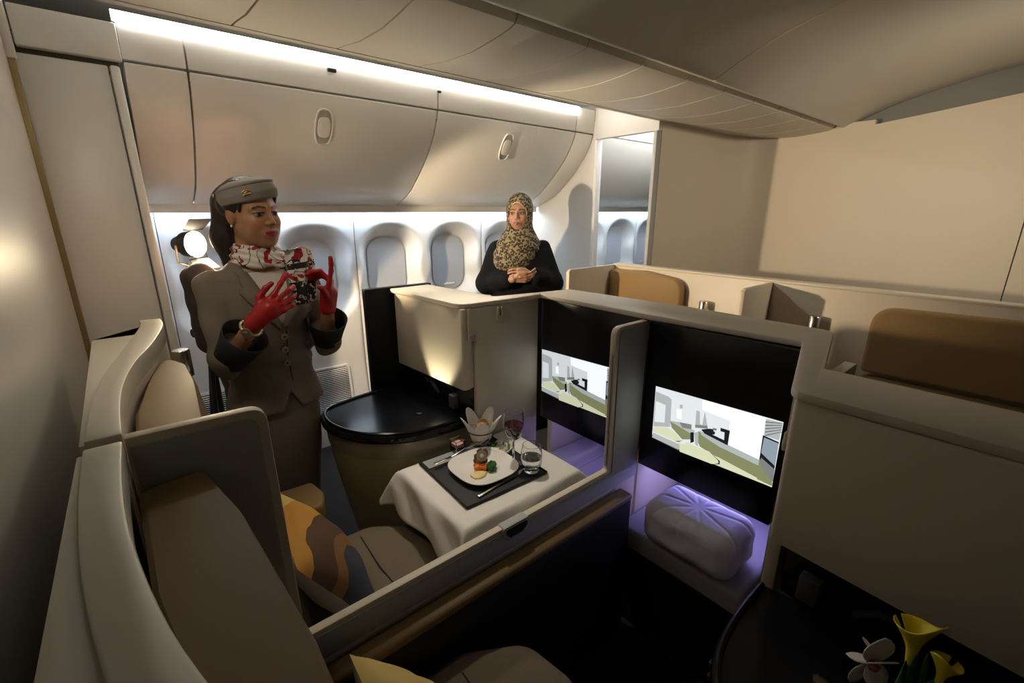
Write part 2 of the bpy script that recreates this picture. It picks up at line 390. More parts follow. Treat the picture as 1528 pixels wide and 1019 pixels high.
# forward monument wall, aisle side rounding into the cross wall
fw = thing('wall_forward', (4.0, 0.5, 0), **ST)
path = fillet([(2.84, 1.86), (4.02, 1.86), (4.02, 1.0)], {1: 0.75}, seg=18)
outer = fillet([(2.84, 1.90), (4.06, 1.90), (4.06, 1.0)], {1: 0.79}, seg=18)
mk('curved_panel', prism(path+outer[::-1], 'Z', 0.0, 2.19), BULK, fw, smooth=50)
top = [(1.0, 2.16), (0.685, 2.195), (0.334, 2.238), (0.19, 2.252)]
mk('cross_panel', prism([(0.19, 0), (1.0, 0)]+top, 'X', 4.02, 4.06), BULK, fw)
mk('cross_panel', prism([(-2.2, 0), (0.184, 0), (0.184, 2.253), (-0.5, 2.32), (-2.2, 2.36)], 'X', 4.025, 4.06), BULK, fw)
mk('upper_recess', box(4.08, 4.10, -2.2, 1.9, 2.0, 2.5), mat('recess_grey', (0.20, 0.20, 0.19), 0.6), fw)

# ceiling
ce = thing('ceiling', (1.9, 1.0, 2.4), **ST)
CP = [(1.846, 2.165), (1.79, 2.160), (1.65, 2.141), (1.48, 2.134), (1.36, 2.142), (1.27, 2.152), (1.243, 2.160), (1.234, 2.176), (1.232, 2.205)]
CPU = [(y, z+0.012) for y, z in CP[:-2]]+[(1.246, 2.205)]
xs = [1.053-0.334*4+0.334*k for k in range(14)]
for a, b in zip(xs[:-1], xs[1:]):
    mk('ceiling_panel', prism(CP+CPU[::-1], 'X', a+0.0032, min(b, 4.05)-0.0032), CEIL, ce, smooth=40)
mk('panel_backing', prism([(1.85, 2.185), (1.30, 2.175), (1.25, 2.22), (1.85, 2.22)], 'X', -0.3, 4.06), GAP, ce)
mk('fairing_lip', prism([(1.845, 2.163), (1.865, 2.160), (1.885, 2.172), (1.90, 2.21), (1.90, 2.40), (1.88, 2.40), (1.88, 2.22), (1.85, 2.185)], 'X', -0.3, 4.06), CEIL, ce, smooth=50)
mk('cove_roof', box(-0.3, 5.5, 1.90, 3.3, 2.40, 2.42), CEIL, ce)
mk('centre_groove', box(-0.3, 4.06, 1.15, 1.26, 2.225, 2.24), BLACKM, ce)
QP = catmull([(1.205, 2.205), (1.200, 2.172), (1.180, 2.163), (1.15, 2.178), (1.05, 2.225), (0.93, 2.272), (0.81, 2.306), (0.69, 2.336), (0.5, 2.375), (0.25, 2.40), (-0.3, 2.41), (-2.2, 2.41)], 3)
for a, b in ((-0.3, 0.16), (0.168, 2.166), (2.174, 4.06)):
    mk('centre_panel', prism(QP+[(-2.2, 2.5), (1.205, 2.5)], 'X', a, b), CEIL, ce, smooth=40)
mk('panel_backing', prism([(1.1, 2.23), (0.7, 2.36), (-2.0, 2.43), (1.1, 2.43)], 'X', 0.1, 2.3), GAP, ce)
hd = thing('ceiling_handle', (2.36, 0.38, 2.37), 'dark recessed grab handle on the central ceiling panel', 'handle')
mk('handle_plate', prism(fillet([(2.28, 0.335), (2.50, 0.375), (2.49, 0.425), (2.27, 0.385)], 0.02), 'Z', 2.375, 2.388), GREY, hd, bev=0.003)
mk('handle_bar', tube([(2.30, 0.36, 2.384), (2.31, 0.362, 2.364), (2.40, 0.379, 2.360), (2.465, 0.391, 2.364), (2.475, 0.393, 2.384)], 0.007, 8), STEEL, hd)

# ================================================================== SUITES
PY = 0.90      # partition plane between the two suites
MDY = [0.0]
def mirror(vf): return [(x, 1.8-y+MDY[0], z) for x, y, z in vf[0]], vf[1]
# ---- continuous console top running over both cabinets and the monitors
con = thing('console_top', (1.4, 0.9, 1.22), 'long cream console top running above both black monitors', 'console')
TOP = [(0.915, 1.985), (0.955, 1.452), (1.362, 1.432), (1.366, 0.9), (1.40, 0.415), (0.985, 0.297), (0.985, -0.19), (1.188, -0.19), (1.188, 0.297), (1.60, 0.395), (1.60, 0.9), (1.55, 1.435), (1.165, 1.515), (1.12, 1.985)]
mk('top_slab', prism(fillet(TOP, {1: 0.07, 5: 0.045, 9: 0.05, 12: 0.03}, seg=8), 'Z', 1.232, 1.252), CREAM, con, bev=0.005)

# ---- cabinets (aisle side of each suite)
SOCK = mat('mark_grey', (0.05, 0.05, 0.055), 0.5)
def cabinet(flip, label, cab_x):
    g = mirror if flip else (lambda q: q)
    o = thing('side_cabinet', (1.0, 1.75 if not flip else 0.05, 0.75), label, 'cabinet', 'side cabinets of the two suites')
    dx = cab_x
    front = fillet([(0.925+dx, 1.965), (0.962+dx, 1.458), (0.985+dx, 1.455), (1.11, 1.50), (1.11, 1.965)], {1: 0.06}, seg=8)
    zb = 0.89
    mk('cupboard_front', g(prism(front, 'Z', zb, 1.231)), CREAM, o, bev=0.004)
    mk('inner_panel', g(prism([(1.022+dx*0.4, 0.46), (1.362, 0.46), (1.362, 1.231), (0.988+dx, 1.231), (0.988+dx, 1.10), (1.022+dx*0.4, 1.10)], 'Y', 1.448, 1.475)), CREAM, o, bev=0.002)
    mk('latch_recess', g(box(0.985+dx, 1.022+dx*0.4, 1.444, 1.452, 1.098, 1.142)), CREAMD, o, bev=0.003)
    mk('latch_slot', g(box(0.991+dx, 1.018+dx*0.4, 1.4415, 1.445, 1.106, 1.122)), GREY, o, bev=0.002)
    mk('coat_hook', g(join(box(1.125, 1.131, 1.434, 1.449, 1.185, 1.222), box(1.145, 1.151, 1.434, 1.449, 1.185, 1.222), box(1.125, 1.151, 1.442, 1.449, 1.165, 1.186))), CREAMD, o, bev=0.001)
    mk('dark_recess', g(prism([(0.985+dx, 1.53), (1.03, 1.49), (1.20, 1.49), (1.20, 1.99), (0.96+dx, 1.99)], 'Z', 0.755, 1.09)), BLACK, o)
    mk('panel_back', g(prism([(0.80, 2.0), (1.14, 1.99), (1.14, 2.025), (0.80, 2.035)], 'Z', 0.70, 1.256)), BLACKM, o, bev=0.004)
    mk('rear_edge', g(prism([(1.125, 1.99), (1.165, 1.52), (1.185, 1.52), (1.145, 1.995)], 'Z', 0.75, 1.245)), BLACKM, o)
    # equipment on the dark recess: headset hook, socket block
    hk = mk('headset_bracket', g(tube([(0.97+dx, 1.76, 0.86), (0.95+dx, 1.74, 0.865), (0.945+dx, 1.67, 0.86), (0.95+dx, 1.64, 0.83), (0.975+dx, 1.64, 0.80)], 0.010, 8)), BLACK, o)
    mk('socket_block', g(box(0.955+dx, 0.985+dx, 1.53, 1.57, 0.785, 0.845)), mat('socket_grey', (0.06, 0.065, 0.075), 0.3), o, bev=0.004)
    mk('counter_lamp', g(lathe([(0.0, 0), (0.014, 0), (0.014, 0.004), (0.010, 0.005), (0.0, 0.005)], (0.845, 1.63, 0.764), 16)), STEEL, o)
    # rounded dark counter with bronze band and tapering drum
    C = catmull([(1.00, 1.452), (0.86, 1.455), (0.74, 1.475), (0.64, 1.53), (0.555, 1.62), (0.508, 1.74), (0.505, 1.85), (0.545, 1.935), (0.66, 1.975), (0.82, 1.995), (1.1, 2.0)], 4)
    def ring(s, z, cx=0.93, cy=1.74): return [(cx+(x-cx)*s, cy+(y-cy)*(s if abs(s) <= 1 else 1), z) for x, y in C]
    top = loft([ring(0.985, 0.728), ring(1.0, 0.735), ring(1.0, 0.756), ring(0.99, 0.763), ring(0.95, 0.764)])
    mk('counter_top', g(top), BLACK, o, smooth=50)
    for k_ in range(8, 12):
        q_ = ring(1.003, 0.746)[k_]; mk('control_mark', g(box(q_[0]-0.005, q_[0]+0.005, q_[1]-0.003, q_[1]+0.003, 0.742, 0.750)), SOCK, o)
    lip = ring(0.96, 0.768); mk('counter_bead', g(tube(lip, 0.006, 6)), BLACK, o)
    mk('bronze_band', g(loft([ring(0.955, 0.655), ring(0.965, 0.728)])), GOLDB, o, smooth=50)
    mk('drum_body', g(loft([ring(0.72, 0.0), ring(0.74, 0.10), ring(0.80, 0.25), ring(0.87, 0.42), ring(0.92, 0.55), ring(0.95, 0.655)])), OLIVE, o, smooth=50)
    return o
cabinet(False, 'cream side cabinet with olive drum and black rounded counter beside the flight attendant', 0.0)
MDY[0] = -0.05
cabinet(True, 'cream side cabinet with dark counter behind the yellow flowers', 0.035)
MDY[0] = 0.0

# ---- video monitors (black bezel, lit picture)
def monitor(y0, y1, sy, label, dim):
    o = thing('video_monitor', (1.38, (y0+y1)/2, 0.667), label, 'monitor', 'video monitors set in the console')
    mk('bezel', box(1.37, 1.43, y0, y1, 0.667, 1.231), BLACK, o, bev=0.003)
    mk('housing', box(1.43, 1.585, y0+.01, y1-.01, 0.667, 1.231), CREAMD, o)
    def E_(n, c, s): return emis('picture_'+n, c, s*dim)
    mats = [E_('white', (0.86, 0.90, 0.92), 0.85), E_('grey', (0.22, 0.235, 0.23), 0.9), E_('pale', (0.93, 0.97, 1.0), 1.15), E_('olive', (0.25, 0.27, 0.13), 0.9),
            E_('cream', (0.66, 0.68, 0.46), 1.0), E_('black', (0.012, 0.014, 0.016), 1.0), E_('lightgrey', (0.42, 0.45, 0.44), 1.0), E_('blue', (0.30, 0.36, 0.42), 0.9)]
    V = []; Fc = []; FM = []; dep = [0]
    def p(pts, mi):
        x = 1.3695-0.00012*dep[0]; dep[0] += 1; b = len(V)
        for zx, zy in pts:
            q = on(960+zx/5.66, 560+zy/5.66, 'X', 1.37); V.append((x, q[1]+sy, q[2]))
        Fc.append(tuple(range(b, b+len(pts)))); FM.append(mi)
    p([(107, 90), (1185, 395), (1085, 945), (75, 500)], 0)
    p([(500, 205), (1050, 362), (1035, 380), (720, 380), (500, 290)], 2); p([(735, 340), (1035, 365), (980, 710), (720, 600)], 2)
    p([(107, 135), (215, 180), (240, 205), (228, 435), (85, 430)], 6); p([(107, 215), (190, 250), (180, 400), (95, 390)], 0)
    p([(228, 385), (310, 395), (410, 415), (400, 540), (330, 540), (240, 440)], 3); p([(232, 388), (300, 395), (440, 470), (400, 490)], 6); p([(310, 400), (390, 412), (405, 455), (330, 440)], 1)
    p([(285, 285), (325, 290), (325, 370), (285, 360)], 2); p([(310, 245), (335, 250), (333, 280), (310, 276)], 6)
    p([(450, 295), (525, 315), (545, 440), (440, 435)], 6); p([(480, 300), (520, 312), (500, 420), (480, 410)], 0); p([(440, 415), (545, 425), (545, 450), (440, 440)], 1)
    p([(470, 470), (600, 540), (990, 720), (985, 770), (960, 870), (640, 700), (480, 600), (440, 500)], 3)
    p([(480, 465), (560, 510), (990, 715), (985, 765), (640, 600), (490, 500)], 6)
    p([(400, 480), (430, 478), (430, 560), (400, 570)], 5); p([(432, 480), (470, 480), (465, 600), (440, 580)], 6)
    p([(490, 455), (560, 448), (735, 470), (715, 590), (520, 490)], 5); p([(600, 450), (690, 465), (685, 545), (590, 500)], 0); p([(530, 450), (610, 475), (605, 500), (530, 480)], 5); p([(655, 440), (735, 465), (725, 490), (655, 470)], 5); p([(590, 440), (625, 448), (620, 465), (590, 458)], 1)
    p([(85, 500), (300, 600), (300, 630), (75, 520)], 1)
    p([(300, 560), (640, 690), (960, 860), (1085, 940), (620, 755), (310, 635)], 4)
    p([(110, 430), (200, 438), (260, 470), (335, 550), (275, 555), (80, 470), (85, 440)], 4); p([(270, 552), (335, 550), (300, 560)], 5)
    p([(85, 480), (310, 580), (310, 625), (80, 520)], 6)
    p([(370, 555), (430, 590), (560, 640), (640, 710), (650, 745), (580, 745), (310, 640)], 4)
    p([(560, 640), (650, 720), (650, 748), (590, 748), (640, 738), (635, 715)], 5)
    p([(1040, 365), (1183, 400), (1150, 545), (1025, 505)], 6)
    for k in range(5): p([(1035, 388+28*k), (1175, 400+18*k), (1175, 404+18*k), (1035, 394+28*k)], 5)
    p([(1015, 500), (1150, 560), (1105, 830), (985, 700)], 5); p([(1025, 520), (1148, 572), (1115, 760), (1000, 650)], 7)
    p([(985, 700), (1110, 800), (1090, 930), (965, 870), (975, 780)], 3); p([(1000, 690), (1115, 790), (1100, 890), (1060, 850), (990, 740)], 1)
    mk('screen', (V, Fc), mats, o, smooth=0, fm=FM)
    return o
monitor(0.882-0.475, 0.884, 0.0, 'black monitor with lit picture above the purple pillow', 1.0)
monitor(0.917, 1.432, 0.590, 'black monitor with lit picture above the laid dining table', 0.8)

# ---- partition between the suites
pt = thing('privacy_partition', (0.65, PY, 0), 'cream edged grey partition with low ledge between the two suites', 'partition')
prof = [(-0.055, 0.30), (1.366, 0.30), (1.366, 1.231), (1.19, 1.231), (1.195, 0.70), (0.155, 0.70), (0.148, 1.252), (-0.055, 1.255)]
prof = fillet(prof, {3: 0.035, 4: 0.012, 5: 0.012, 6: 0.03}, seg=6)
mk('partition_frame', prism(prof, 'Y', PY-0.012, PY+0.012), CREAMD, pt, bev=0.003)
inner = [(-0.05, 0.62), (1.364, 0.62), (1.364, 1.222), (1.208, 1.222), (1.212, 0.688), (0.138, 0.688), (0.132, 1.237), (-0.05, 1.24)]
inner = fillet(inner, {3: 0.028, 6: 0.025}, seg=6)
mk('grey_infill', prism(inner, 'Y', PY-0.0165, PY-0.010), GREY, pt, bev=0.0015)
mk('grey_infill', prism(inner, 'Y', PY+0.010, PY+0.0165), GREY, pt, bev=0.0015)
mk('slide_latch', prism(fillet([(0.705, 0.703), (0.805, 0.703), (0.805, 0.675), (0.785, 0.655), (0.725, 0.655), (0.705, 0.675)], 0.008), 'Y', PY-0.019, PY+0.0125), GREY, pt, bev=0.002)
mk('latch_grip', prism(fillet([(0.715, 0.694), (0.797, 0.694), (0.797, 0.68), (0.78, 0.664), (0.73, 0.664), (0.715, 0.68)], 0.006), 'Y', PY-0.021, PY-0.018), BLACKM, pt)
mk('edge_strip', box(1.188, 1.194, PY-0.004, PY+0.004, 0.72, 1.14), GREY, pt)
ar = thing('centre_armrest', (0.65, 0.84, 0.0), 'long tan leather armrest running below the grey partition', 'armrest')
mk('arm_pad', box(0.10, 1.262, 0.820, 0.880, 0.585, 0.612), LEATHER, ar, bev=0.012, seg=3)
mk('arm_base', box(0.12, 1.26, 0.826, 0.88, 0.0, 0.585), BLACKM, ar, bev=0.004)

# ---- seats
def seat(flip, label):
    g = mirror if flip else (lambda q: q)
    o = thing('suite_seat', (0.3, 1.2 if not flip else 0.6, 0), label, 'seat', 'seats of the two suites')
    def ring(z, d, s): return [(x*1.0+(0 if x < 0.0 else d), y, z) for x, y in s]
    hs = fillet([(-0.052, 0.945), (0.036, 0.932), (0.066, 1.10), (0.082, 1.38), (0.078, 1.56), (0.040, 1.66), (0.004, 1.56), (-0.024, 1.38), (-0.046, 1.22)], {0: 0.015, 1: 0.018, 2: 0.08, 3: 0.08, 4: 0.05, 5: 0.03, 6: 0.05, 7: 0.08, 8: 0.08}, seg=5)
    mk('headrest', g(loft([ring(0.72, 0.06, hs), ring(0.9, 0.035, hs), ring(1.08, 0.01, hs), ring(1.162, 0.0, hs), ring(1.172, -0.003, hs), [(0.02+(x-0.02)*0.90, 1.28+(y-1.28)*0.975, 1.178) for x, y in hs]])), LEATHER, o, smooth=40)
    bs = [(0.02, 1.0), (0.15, 0.99), (0.18, 1.1), (0.185, 1.3), (0.17, 1.42), (0.14, 1.46), (0.02, 1.46)]
    mk('backrest', g(loft([[(x+0.03, y, 0.42) for x, y in bs], [(x, y, 0.62) for x, y in bs], [(x-0.06, y, 0.80) for x, y in bs]])), FABRIC, o, bev=0.02, seg=3, smooth=50)
    cs = fillet([(0.05, 0.985), (0.50, 0.985), (0.66, 1.08), (0.68, 1.22), (0.66, 1.36), (0.52, 1.46), (0.05, 1.46)], 0.09, only={2, 3, 4, 5, 1}, seg=6)
    sc = lambda s, z: [(0.32+(x-0.32)*s, 1.22+(y-1.22)*s, z) for x, y in cs]
    mk('seat_cushion', g(loft([sc(0.95, 0.33), sc(1.0, 0.36), sc(1.0, 0.43), sc(0.97, 0.465), sc(0.88, 0.478), sc(0.5, 0.482)])), FABRIC, o, smooth=60)
    mk('cushion_seam', g(tube([(0.47, 0.99, 0.45), (0.465, 1.05, 0.478), (0.455, 1.22, 0.4835), (0.465, 1.40, 0.478), (0.47, 1.455, 0.45)], 0.003, 6)), BLACKM, o)
    mk('seat_base', g(box(0.05, 0.60, 1.0, 1.45, 0.0, 0.34)), BLACKM, o, bev=0.01)
    arm = mk('armrest', g(prism(fillet([(0.10, 1.52), (0.385, 1.52), (0.415, 1.60), (0.40, 1.70), (0.10, 1.72)], {2: 0.03, 1: 0.03}), 'Z', 0.50, 0.585)), LEATHB, o, bev=0.014, seg=3)
    mk('armrest_box', g(box(0.0, 0.36, 1.53, 1.70, 0.0, 0.50)), BLACKM, o, bev=0.01)
    return o
seat(False, 'tan leather headrest seat with patterned pillow beyond the partition')
seat(True, 'tan leather headrest seat in the suite with the purple pillow')

# ---- shells behind the seats (cream flat rim, curved inner edge)
def shell(flip, label):
    g = mirror if flip else (lambda q: q)
    o = thing('seat_shell', (-0.05, 1.3 if not flip else 0.5, 0), label, 'seat shell', 'curved seat shells against the aft wall')
    inn = catmull([(-0.056, 0.915), (-0.057, 1.07), (-0.050, 1.21), (-0.028, 1.37), (0.010, 1.53), (0.040, 1.70), (0.052, 1.80), (0.050, 1.895)], 5)
    out = catmull([(-0.006, 1.905), (-0.008, 1.80), (-0.045, 1.55), (-0.085, 1.30), (-0.100, 1.10), (-0.103, 0.915)], 5)
    mk('shell_rim', g(prism(inn+out, 'Z', 1.20, 1.255)), SHELLG, o, bev=0.004, smooth=40)
    pl = [(-0.11, 0.92), (-0.10, 0.92)]+out[::-1][1:-4]+[(-0.012, 1.72), (-0.118, 1.72)]
    mk('shell_plate', g(prism(pl, 'Z', 1.19, 1.2465)), SHELLG, o, bev=0.003, smooth=40)
    ins = [(x-0.006, y) for x, y in inn]; ino = [(x-0.03, y) for x, y in inn][::-1]
    mk('inner_liner', g(prism(ins+ino, 'Z', 0.35, 1.2)), LEATHB if False else CREAM, o, smooth=40)
    mk('outer_skin', g(prism([(-0.112, 0.93), (-0.095, 0.93), (-0.095, 1.71), (-0.112, 1.71)], 'Z', 0.0, 1.19)), SHELLG, o)
    return o
shell(False, 'cream seat shell with curved rim beside the closet panel')
shell(True, 'cream seat shell with curved rim behind the large leather headrest')
lampc = lathe([(0.0, 0), (0.026, 0), (0.026, 0.086), (0.023, 0.090), (0.0, 0.090)], (0, 0, 0), 24)
def rlamp(loc, label, grp='silver reading lamps on the seat shells'):
    o = thing('reading_lamp', loc, label, 'lamp', grp)
    mk('lamp_barrel', move(lampc, loc), STEEL, o, smooth=40)
    mk('lamp_collar', move(lathe([(0.0262, 0), (0.0268, 0.001), (0.0268, 0.005), (0.0262, 0.006)], (0, 0, 0.012), 24), loc), mat('lamp_dark', (0.05, 0.045, 0.04), 0.3, metal=0.6), o)
    mk('lamp_arm', tube([(loc[0], loc[1], loc[2]+0.03), (loc[0]+(0.05 if loc[0] > 1 else -0.03), loc[1]+(0 if loc[0] > 1 else 0.02), loc[2]+0.03)], 0.007, 8), STEEL, o)
rlamp((0.080, 1.80, 1.07), 'silver reading lamp on the curved shell beside the lamp tripod')

# ---- footwell benches under the monitors
def bench(y0, y1, label):
    o = thing('footwell_bench', (1.6, (y0+y1)/2, 0), label, 'footrest', 'upholstered footwell benches under the monitors')
    BEN = mat('bench_fabric', (0.30, 0.28, 0.30), 0.85, noise=0.15, nscale=200)
    n = 3; w = (2.0-1.27)/n
    mk('bench_cushion', box(1.27, 2.0, y0, y1, 0.36, 0.45), BEN, o, bev=0.02, seg=3)
    for k in (0.35, 0.62): mk('stitch_line', tube([(1.275, y0+(y1-y0)*k, 0.4515), (1.99, y0+(y1-y0)*k, 0.4515)], 0.0018, 5), SHELLG, o)
    mk('bench_base', box(1.30, 2.0, y0, y1, 0.0, 0.36), BLACKM, o)
    mk('well_back', box(2.0, 2.02, y0, y1, 0.0, 0.80), SHELLG, o)
    mk('led_strip', box(1.50, 1.52, y0+0.05, y1-0.05, 0.658, 0.666), PURPLE if y0 < 0.6 else PURPLE2, o)
    mk('well_roof', box(1.59, 2.02, y0, y1, 0.68, 0.70), BLACKM, o)
bench(0.42, 0.885, 'dark footwell bench carrying the purple quilted pillow')
bench(0.915, 1.44, 'dark footwell bench between the dining table and the lit monitor')
ww = mk('well_side', box(1.42, 2.0, 0.39, 0.418, 0.0, 0.70), CREAMD, label='cream side panel of the footwell beside the purple pillow', cat='panel')
mk('well_side', box(1.38, 2.0, 0.888, 0.912, 0.0, 0.70), CREAMD, label='cream panel parting the two footwells', cat='panel')
mk('well_side', box(1.46, 2.0, 1.443, 1.47, 0.0, 0.66), CREAMD, label='cream side panel of the footwell beyond the table', cat='panel')

# ---- forward pair of seats facing back, against their own shell
fs = thing('forward_shell', (2.63, 0.6, 0), 'long cream seat shell standing before the forward wall', 'seat shell')
mk('shell_panel', box(2.60, 2.65, -1.2, 2.0, 0.0, 1.238), CREAM, fs, bev=0.004)
mk('shell_cap', box(2.597, 2.675, -1.2, 2.005, 1.236, 1.250), CREAM, fs, bev=0.004)
mk('shell_back', box(2.65, 2.67, -1.2, 2.0, 0.0, 1.236), CREAMD, fs)
ep = thing('shell_wing', (2.4, 2.0, 0), 'cream end wing of the forward shell next to the doorway', 'panel', 'wings of the forward shell')
mk('wing_panel', prism(fillet([(2.14, 0.3), (2.60, 0.3), (2.60, 1.242), (2.14, 1.242)], {3: 0.02}), 'Y', 1.992, 2.012), CREAM, ep, bev=0.004)
mk('wing_edge', box(2.135, 2.155, 1.988, 2.016, 0.3, 1.23), CREAMD, ep, bev=0.005)
ed = thing('shell_wing', (2.45, 0.97, 0), 'cream wing dividing the two rear-facing forward seats', 'panel', 'wings of the forward shell')
mk('wing_panel', prism(fillet([(2.27, 0.3), (2.60, 0.3), (2.60, 1.236), (2.27, 1.236)], {3: 0.03}), 'Y', 0.955, 0.975), GREY if False else CREAM, ed, bev=0.004)
mk('wing_edge', box(2.262, 2.282, 0.95, 0.98, 0.3, 1.225), CREAMD, ed, bev=0.006)
def fseat(y0, y1, zt, label, c0):
    o = thing('leather_seat', (2.4, (y0+y1)/2, 0), label, 'seat', 'rear-facing forward seats')
    poly = [(y0, 0.88), (y1, 0.88), (y1, zt), ((y0+y1)/2, zt+0.012), (y0, zt-0.02)]
    mk('headrest', prism(fillet(poly, c0, seg=8), 'X', 2.535, 2.599), LEATHB, o, bev=0.018, seg=3, smooth=50)
    mk('backrest', box(2.40, 2.598, y0-0.02, y1, 0.40, 0.865), LEATHB, o, bev=0.03, seg=3)
    mk('seat_cushion', box(2.03, 2.42, y0-0.02, y1, 0.33, 0.47), FABRIC, o, bev=0.03, seg=3)
    mk('seat_base', box(2.04, 2.58, y0+.03, y1-.03, 0.0, 0.34), BLACKM, o)
fseat(1.44, 1.985, 1.215, 'tan leather forward seat by the doorway wing', {4: 0.09})
fseat(-0.45, 0.50, 1.185, 'tan leather forward seat behind the near cabinet', {4: 0.09, 2: 0.09})
rlamp((2.56, 1.30, 1.0), 'silver reading lamp between the doorway seat and the dividing wing')
rlamp((2.56, 0.725, 1.01), 'silver reading lamp between the dividing wing and the wide tan headrest')
lamp('counter_uplight', 'SPOT', (0.845, 1.63, 0.775), 5.0, (1.0, 0.90, 0.62), (0.94, 1.62, 0.98), spot_size=1.15, spot_blend=0.6, shadow_soft_size=0.012)

# ================================================================== DINING TABLE
CLOTH = mat('white_linen', (0.74, 0.70, 0.64), 0.8, noise=0.03, nscale=14, bump=0.12, bscale=60)
CHINA = mat('white_china', (0.80, 0.77, 0.72), 0.2)
SILVER = mat('silver', (0.72, 0.70, 0.66), 0.18, metal=1.0)
GLASS = mat('clear_glass', (1, 1, 1), 0.0, trans=1.0, ior=1.45)
tb = thing('dining_table', (0.9, 1.25, 0), 'folding dining table under the white cloth', 'table')
mk('table_top', prism(fillet([(0.645, 1.0), (1.165, 1.0), (1.165, 1.428), (0.645, 1.428)], 0.03), 'Z', 0.640, 0.660), BLACKM, tb, bev=0.004)
mk('support_arm', box(0.86, 1.20, 1.34, 1.405, 0.60, 0.640), BLACKM, tb, bev=0.005)
mk('support_post', box(1.13, 1.20, 1.34, 1.405, 0.0, 0.60), BLACKM, tb, bev=0.005)
def cloth(u, v):
    ox, oy = 0.135, 0.135; x = 0.645-ox+u*(0.52+2*ox); y = 1.0-oy+v*(0.428+oy+0.11)
    ex = max(0.645-x, 0, x-1.165); ey = max(1.0-y, 0, y-1.428); e = math.hypot(ex, ey)
    cx = min(max(x, 0.645), 1.165); cy = min(max(y, 1.0), 1.428)
    if e < 1e-6: return (x, y, 0.6635+0.0006*math.sin(40*x+9*y))
    dx = (x-cx)/e; dy = (y-cy)/e
    both = min(ex, ey)/max(ex, ey, 1e-6)
    out = (0.012*(1-math.exp(-e/0.012))+e*(0.20+0.30*both))*(0.12 if y > 1.428 and ex == 0 else 1)+0.012*math.sin(e*30+cx*17+cy*23)*min(1, e/0.06)*(1-both)
    dr = math.sqrt(max(0, e*e-(0.6*out)**2))*(1-0.12*both)
    return (cx+dx*out, cy+dy*out, 0.6635-dr)
mk('tablecloth', grid(cloth, 90, 90), CLOTH, smooth=80, solid=0.002, label='white linen tablecloth draped over the dining table', cat='tablecloth')
TZ = 0.6655
MATB = mat('tray_black', (0.010, 0.010, 0.013), 0.65)
tr = thing('serving_tray', (0.88, 1.24, TZ), 'black tray laid with a meal on the white cloth', 'tray')
TP = [(0.705, 1.072), (1.052, 1.058), (1.062, 1.405), (0.722, 1.418)]
mk('tray_base', prism(fillet(TP, 0.008), 'Z', TZ, TZ+0.005), MATB, tr, bev=0.0015)
def rim(p, q):
    a = Vector((*p, TZ+0.006)); b = Vector((*q, TZ+0.006)); return tube([a, b], 0.004, 6)
mk('tray_rim', join(*[rim(TP[i], TP[(i+1) % 4]) for i in range(4)]), MATB, tr)
mp = mat('woven_mat', (0.30, 0.30, 0.31), 0.55, noise=0.75, nscale=420)
mk('place_mat', prism([(0.728, 1.352), (0.99, 1.345), (0.992, 1.403), (0.73, 1.41)], 'Z', TZ+0.0055, TZ+0.009), mp, label='grey woven place mat along the far edge of the black tray', cat='place mat')
Z = TZ+0.0055
pl = []
for s, z in ((0.52, 0.0), (0.60, 0.0), (0.72, 0.006), (0.9, 0.013), (1.0, 0.019), (1.0, 0.022), (0.9, 0.017), (0.72, 0.010), (0.6, 0.005), (0.01, 0.004)):
    ring = []
    for k in range(56):
        a = 2*math.pi*k/56; c, sn = math.cos(a), math.sin(a); r = (abs(c)**3.0+abs(sn)**3.0)**(-1/3.0)
        ring.append((0.882+0.118*s*r*c, 1.222+0.118*s*r*sn, Z+z))
    pl.append(ring)
mk('dinner_plate', loft(pl), CHINA, smooth=60, label='square rounded white dinner plate holding the starter', cat='plate')
PZ = Z+0.005
def blob(c, r, seed, n=14, amp=0.18):
    rnd = random.Random(seed); ph = [rnd.uniform(0, 6.28) for _ in range(6)]
    def f(u, v):
        th = 2*math.pi*u; p = math.pi*v; k = 1+amp*(math.sin(3*th+ph[0])*math.sin(2*p+ph[1])+0.6*math.sin(5*th+ph[2]+4*p))
        return (c[0]+r[0]*k*math.sin(p)*math.cos(th), c[1]+r[1]*k*math.sin(p)*math.sin(th), c[2]+r[2]*k*math.cos(p))
    return grid(f, n, n//2+2)
CARROT = mat('carrot', (0.80, 0.18, 0.025), 0.4); BROC = mat('broccoli', (0.03, 0.13, 0.012), 0.7, noise=0.4, nscale=300); MASH = mat('mash', (0.80, 0.62, 0.25), 0.5)
MEAT = mat('meat', (0.25, 0.13, 0.05), 0.5, noise=0.4, nscale=150); CRISP = mat('crisp', (0.45, 0.33, 0.16), 0.4, noise=0.4, nscale=120); KIWI = mat('sliced_garnish', (0.42, 0.36, 0.26), 0.4, noise=0.4, nscale=200)
fx, fy = 0.885, 1.232
for k, (dx, dy, s) in enumerate(((-0.022, -0.010, 0.015), (-0.006, -0.020, 0.014), (-0.018, 0.010, 0.013), (0.006, -0.010, 0.014))):
    mk('carrot_piece', blob((fx+dx, fy+dy, PZ+s*0.8), (s*1.15, s, s*0.8), 20+k), CARROT, smooth=60, label='orange cooked carrot piece on the white plate', cat='vegetable', group='carrot pieces on the plate')
